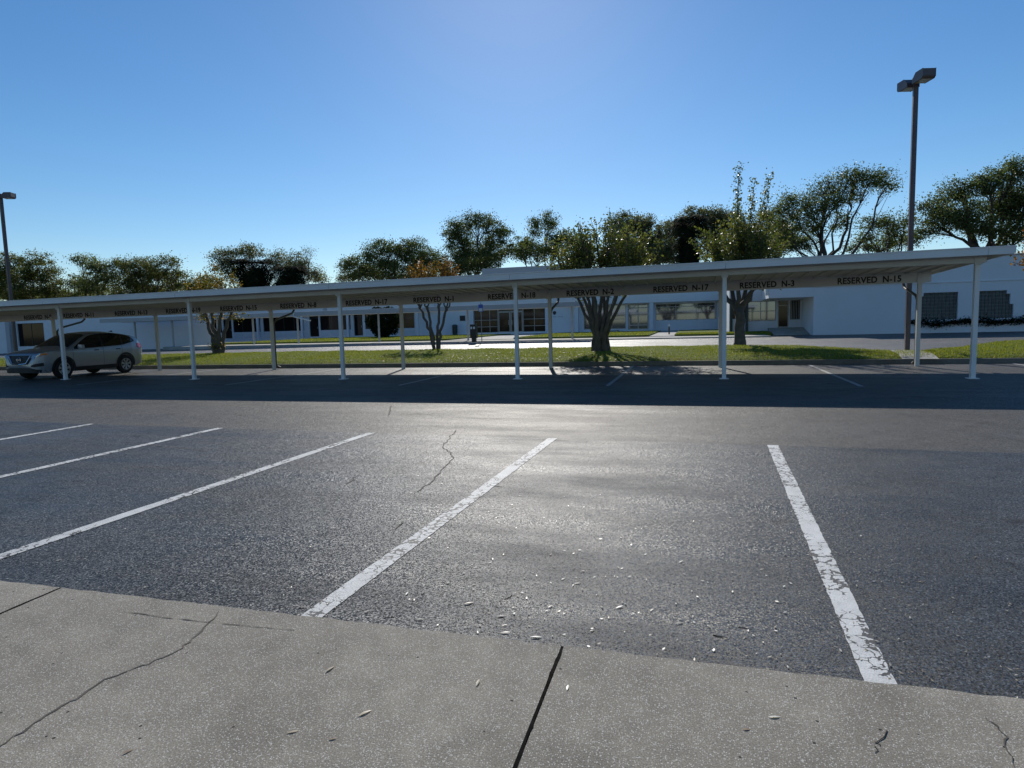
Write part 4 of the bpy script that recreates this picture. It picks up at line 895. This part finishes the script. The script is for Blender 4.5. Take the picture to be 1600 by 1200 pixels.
# overhead cables far behind the right trees
for i, (z0, z1) in enumerate(((10.6, 11.3), (11.3, 12.0), (12.0, 12.7))):
    m = MB(); m.tube([(-4+k*6.0, 82, z0+(z1-z0)*k/9-1.0*(1-((k-4.5)/4.5)**2)) for k in range(10)], .022, 5, False)
    tag(m.build('overhead_cable', 'cable'), ('lowest', 'middle', 'highest')[i]+' of three thin overhead cables behind the right trees', 'cable', 'overhead cables')
for x in (-4, 50):
    r_ = thing('utility_pole', 'wooden utility pole hidden in the trees at the %s end of the cables' % ('left' if x < 0 else 'right'), 'pole', (x, 82.1, 0)); m = MB(); m.tube([(0, 0, 0), (0, 0, 13.2)], [.17, .12], 9); m.build('pole', 'bark', r_); m = MB(); m.box(-.06, .06, -1, 1, 12.2, 12.32); m.build('crossarm', 'bark', r_)
# ------------------------------------------------------------------ litter
def leafmesh(L):
    n = 7; V = []; F = []
    for i in range(n):
        t = i/(n-1); wv = L*.125*math.sin(math.pi*(t*.93+.035)); zc = .012*math.sin(math.pi*t)*L/.04*.4
        V += [(L*(t-.5), -wv, zc*.25+wv*.25), (L*(t-.5), 0, zc*.25), (L*(t-.5), wv, zc*.25-wv*.02)]
    for i in range(n-1):
        for j in (0, 1): F.append((3*i+j, 3*i+j+1, 3*i+j+4, 3*i+j+3))
    return V, F
LM = []
for k in range(5):
    V, F = leafmesh(.05+.008*k); me = bpy.data.meshes.new('fallen_leaf'); me.from_pydata(V, [], F); a = me.attributes.new('rnd', 'FLOAT', 'FACE'); a.data.foreach_set('value', [(.15, .75, .95, .55, 1.0)[k]]*len(F)); me.materials.append(MATS['litter']); LM.append(me)
big = [(838,996,4,.2),(887,1075,4,1.5),(655,968,2,.1),(430,950,0,.4),(471,949,0,.2),(636,928,2,1.2),(573,956,1,.6),(902,912,2,.1),(968,949,2,.3),(860,948,1,.5),(1166,1140,0,.2),(516,1046,3,1.0),(570,1115,3,.7),(520,1155,0,.3),(747,1067,3,1.2),(637,984,1,.2),(880,905,1,.6),(733,943,3,.7),(783,963,1,.1),(925,986,1,.4),(1064,878,2,.6),(1062,974,1,.2),(789,989,1,.1),(367,851,3,.4),(92,876,1,.2),(1210,1121,2,.1),(457,1144,3,.5),(200,1175,0,.8)]
for px, py, k, a in big:
    on = py > 913+px*.123+8; x, y = gnd(px, py, .03 if on else .006); o = bpy.data.objects.new('fallen_leaf', LM[k]); COL.objects.link(o); o.location = (x, y, .0325 if on else .009); o.rotation_euler = (random.uniform(-.15, .15), random.uniform(-.1, .1), YAW+a+random.uniform(-.3, .3)); s_ = random.uniform(.5, .85); o.scale = (s_, s_, s_)
    tag(o, '%s fallen leaf lying on the %s' % (('small brown', 'small tan', 'pale', 'dull tan', 'large whitish')[k], 'concrete walk' if on else 'parking asphalt'), 'leaf', 'fallen leaves on the paving')
def scatter(name, label, n, xf, yf, zf, size, mat, rn):
    d = RNG.uniform(0, 2*np.pi, n); L = size*RNG.uniform(.5, 1.3, n); Wd = L*RNG.uniform(.25, .5, n); X = xf; Y = yf; Z = zf; cx, sx = np.cos(d), np.sin(d); up = L*.16
    V = np.stack([np.stack([X-cx*L/2, Y-sx*L/2, Z+up*.3], 1), np.stack([X-sx*Wd/2, Y+cx*Wd/2, Z+up*RNG.random(n)], 1), np.stack([X+cx*L/2, Y+sx*L/2, Z+up], 1), np.stack([X+sx*Wd/2, Y-cx*Wd/2, Z+up*RNG.random(n)], 1)], 1).reshape(-1, 3)
    return tag(arr_mesh(name, V, np.arange(4*n).reshape(-1, 4), mat, rnd=rn), label, 'litter', kind='stuff')
n = 650; xf = RNG.normal(-.2, 1.6, n); yf = 2.86+np.abs(RNG.normal(0, 1.3, n)); scatter('leaf_litter', 'tiny leaf scraps scattered over the dark parking bays', n, xf, yf, np.full(n, .0085), .022, 'litter', RNG.uniform(.3, 1, n))
n = 2600; xf = RNG.uniform(-34, 10, n); yf = KY+.3+RNG.random(n)**1.6*5; keep = yf < np.array([backY(q) for q in xf])-.3; xf = xf[keep]; yf = yf[keep]
scatter('leaf_litter', 'pale dry leaves scattered on the grass strip', len(xf), xf, yf, np.array([stripz(a, b)+.045 for a, b in zip(xf, yf)]), .09, 'litter_brown', RNG.uniform(0, 1, len(xf)))
tw = [((1114,993),(1137,998),.006,0),((1153,980),(1176,984),.004,0),((1386,1142),(1367,1162),.005,1),((1367,1167),(1367,1177),.004,1),((800,930),(788,937),.006,0),((600,966),(617,964),.004,0),((1375,1166),(1366,1160),.003,1),((765,759),(785,761),.006,0)]
for a, b, r, on in tw:
    r *= .4
    z = .03 if on else .004; A = gnd(*a, z); B = gnd(*b, z); m = MB(); mid = ((A[0]+B[0])/2+.01, (A[1]+B[1])/2, z+r*1.4); m.tube([(*A, z+r), mid, (*B, z+r)], [r, r*.9, r*.5], 6); tag(m.build('twig', 'twig'), 'short dark twig lying on the %s' % ('concrete walk' if on else 'parking asphalt'), 'twig', 'twigs on the %s' % ('concrete walk' if on else 'parking asphalt'))

# trees behind the photographer, mirrored in the office windows
src = [o for o in COL.objects if o.parent is None and o.name.split('.')[0] == 'tree'][:7]
for k in range(9):
    o = copy_tree(src[k % 7]); o.location = (-46+k*10.5, -24-3*(k % 2), 0); o.rotation_euler = (0, 0, k*1.3)
    o['label'] = 'tree behind the photographer, %s from the left of its row' % ('first second third fourth fifth sixth seventh eighth ninth'.split()[k]); o['group'] = 'trees behind the photographer'
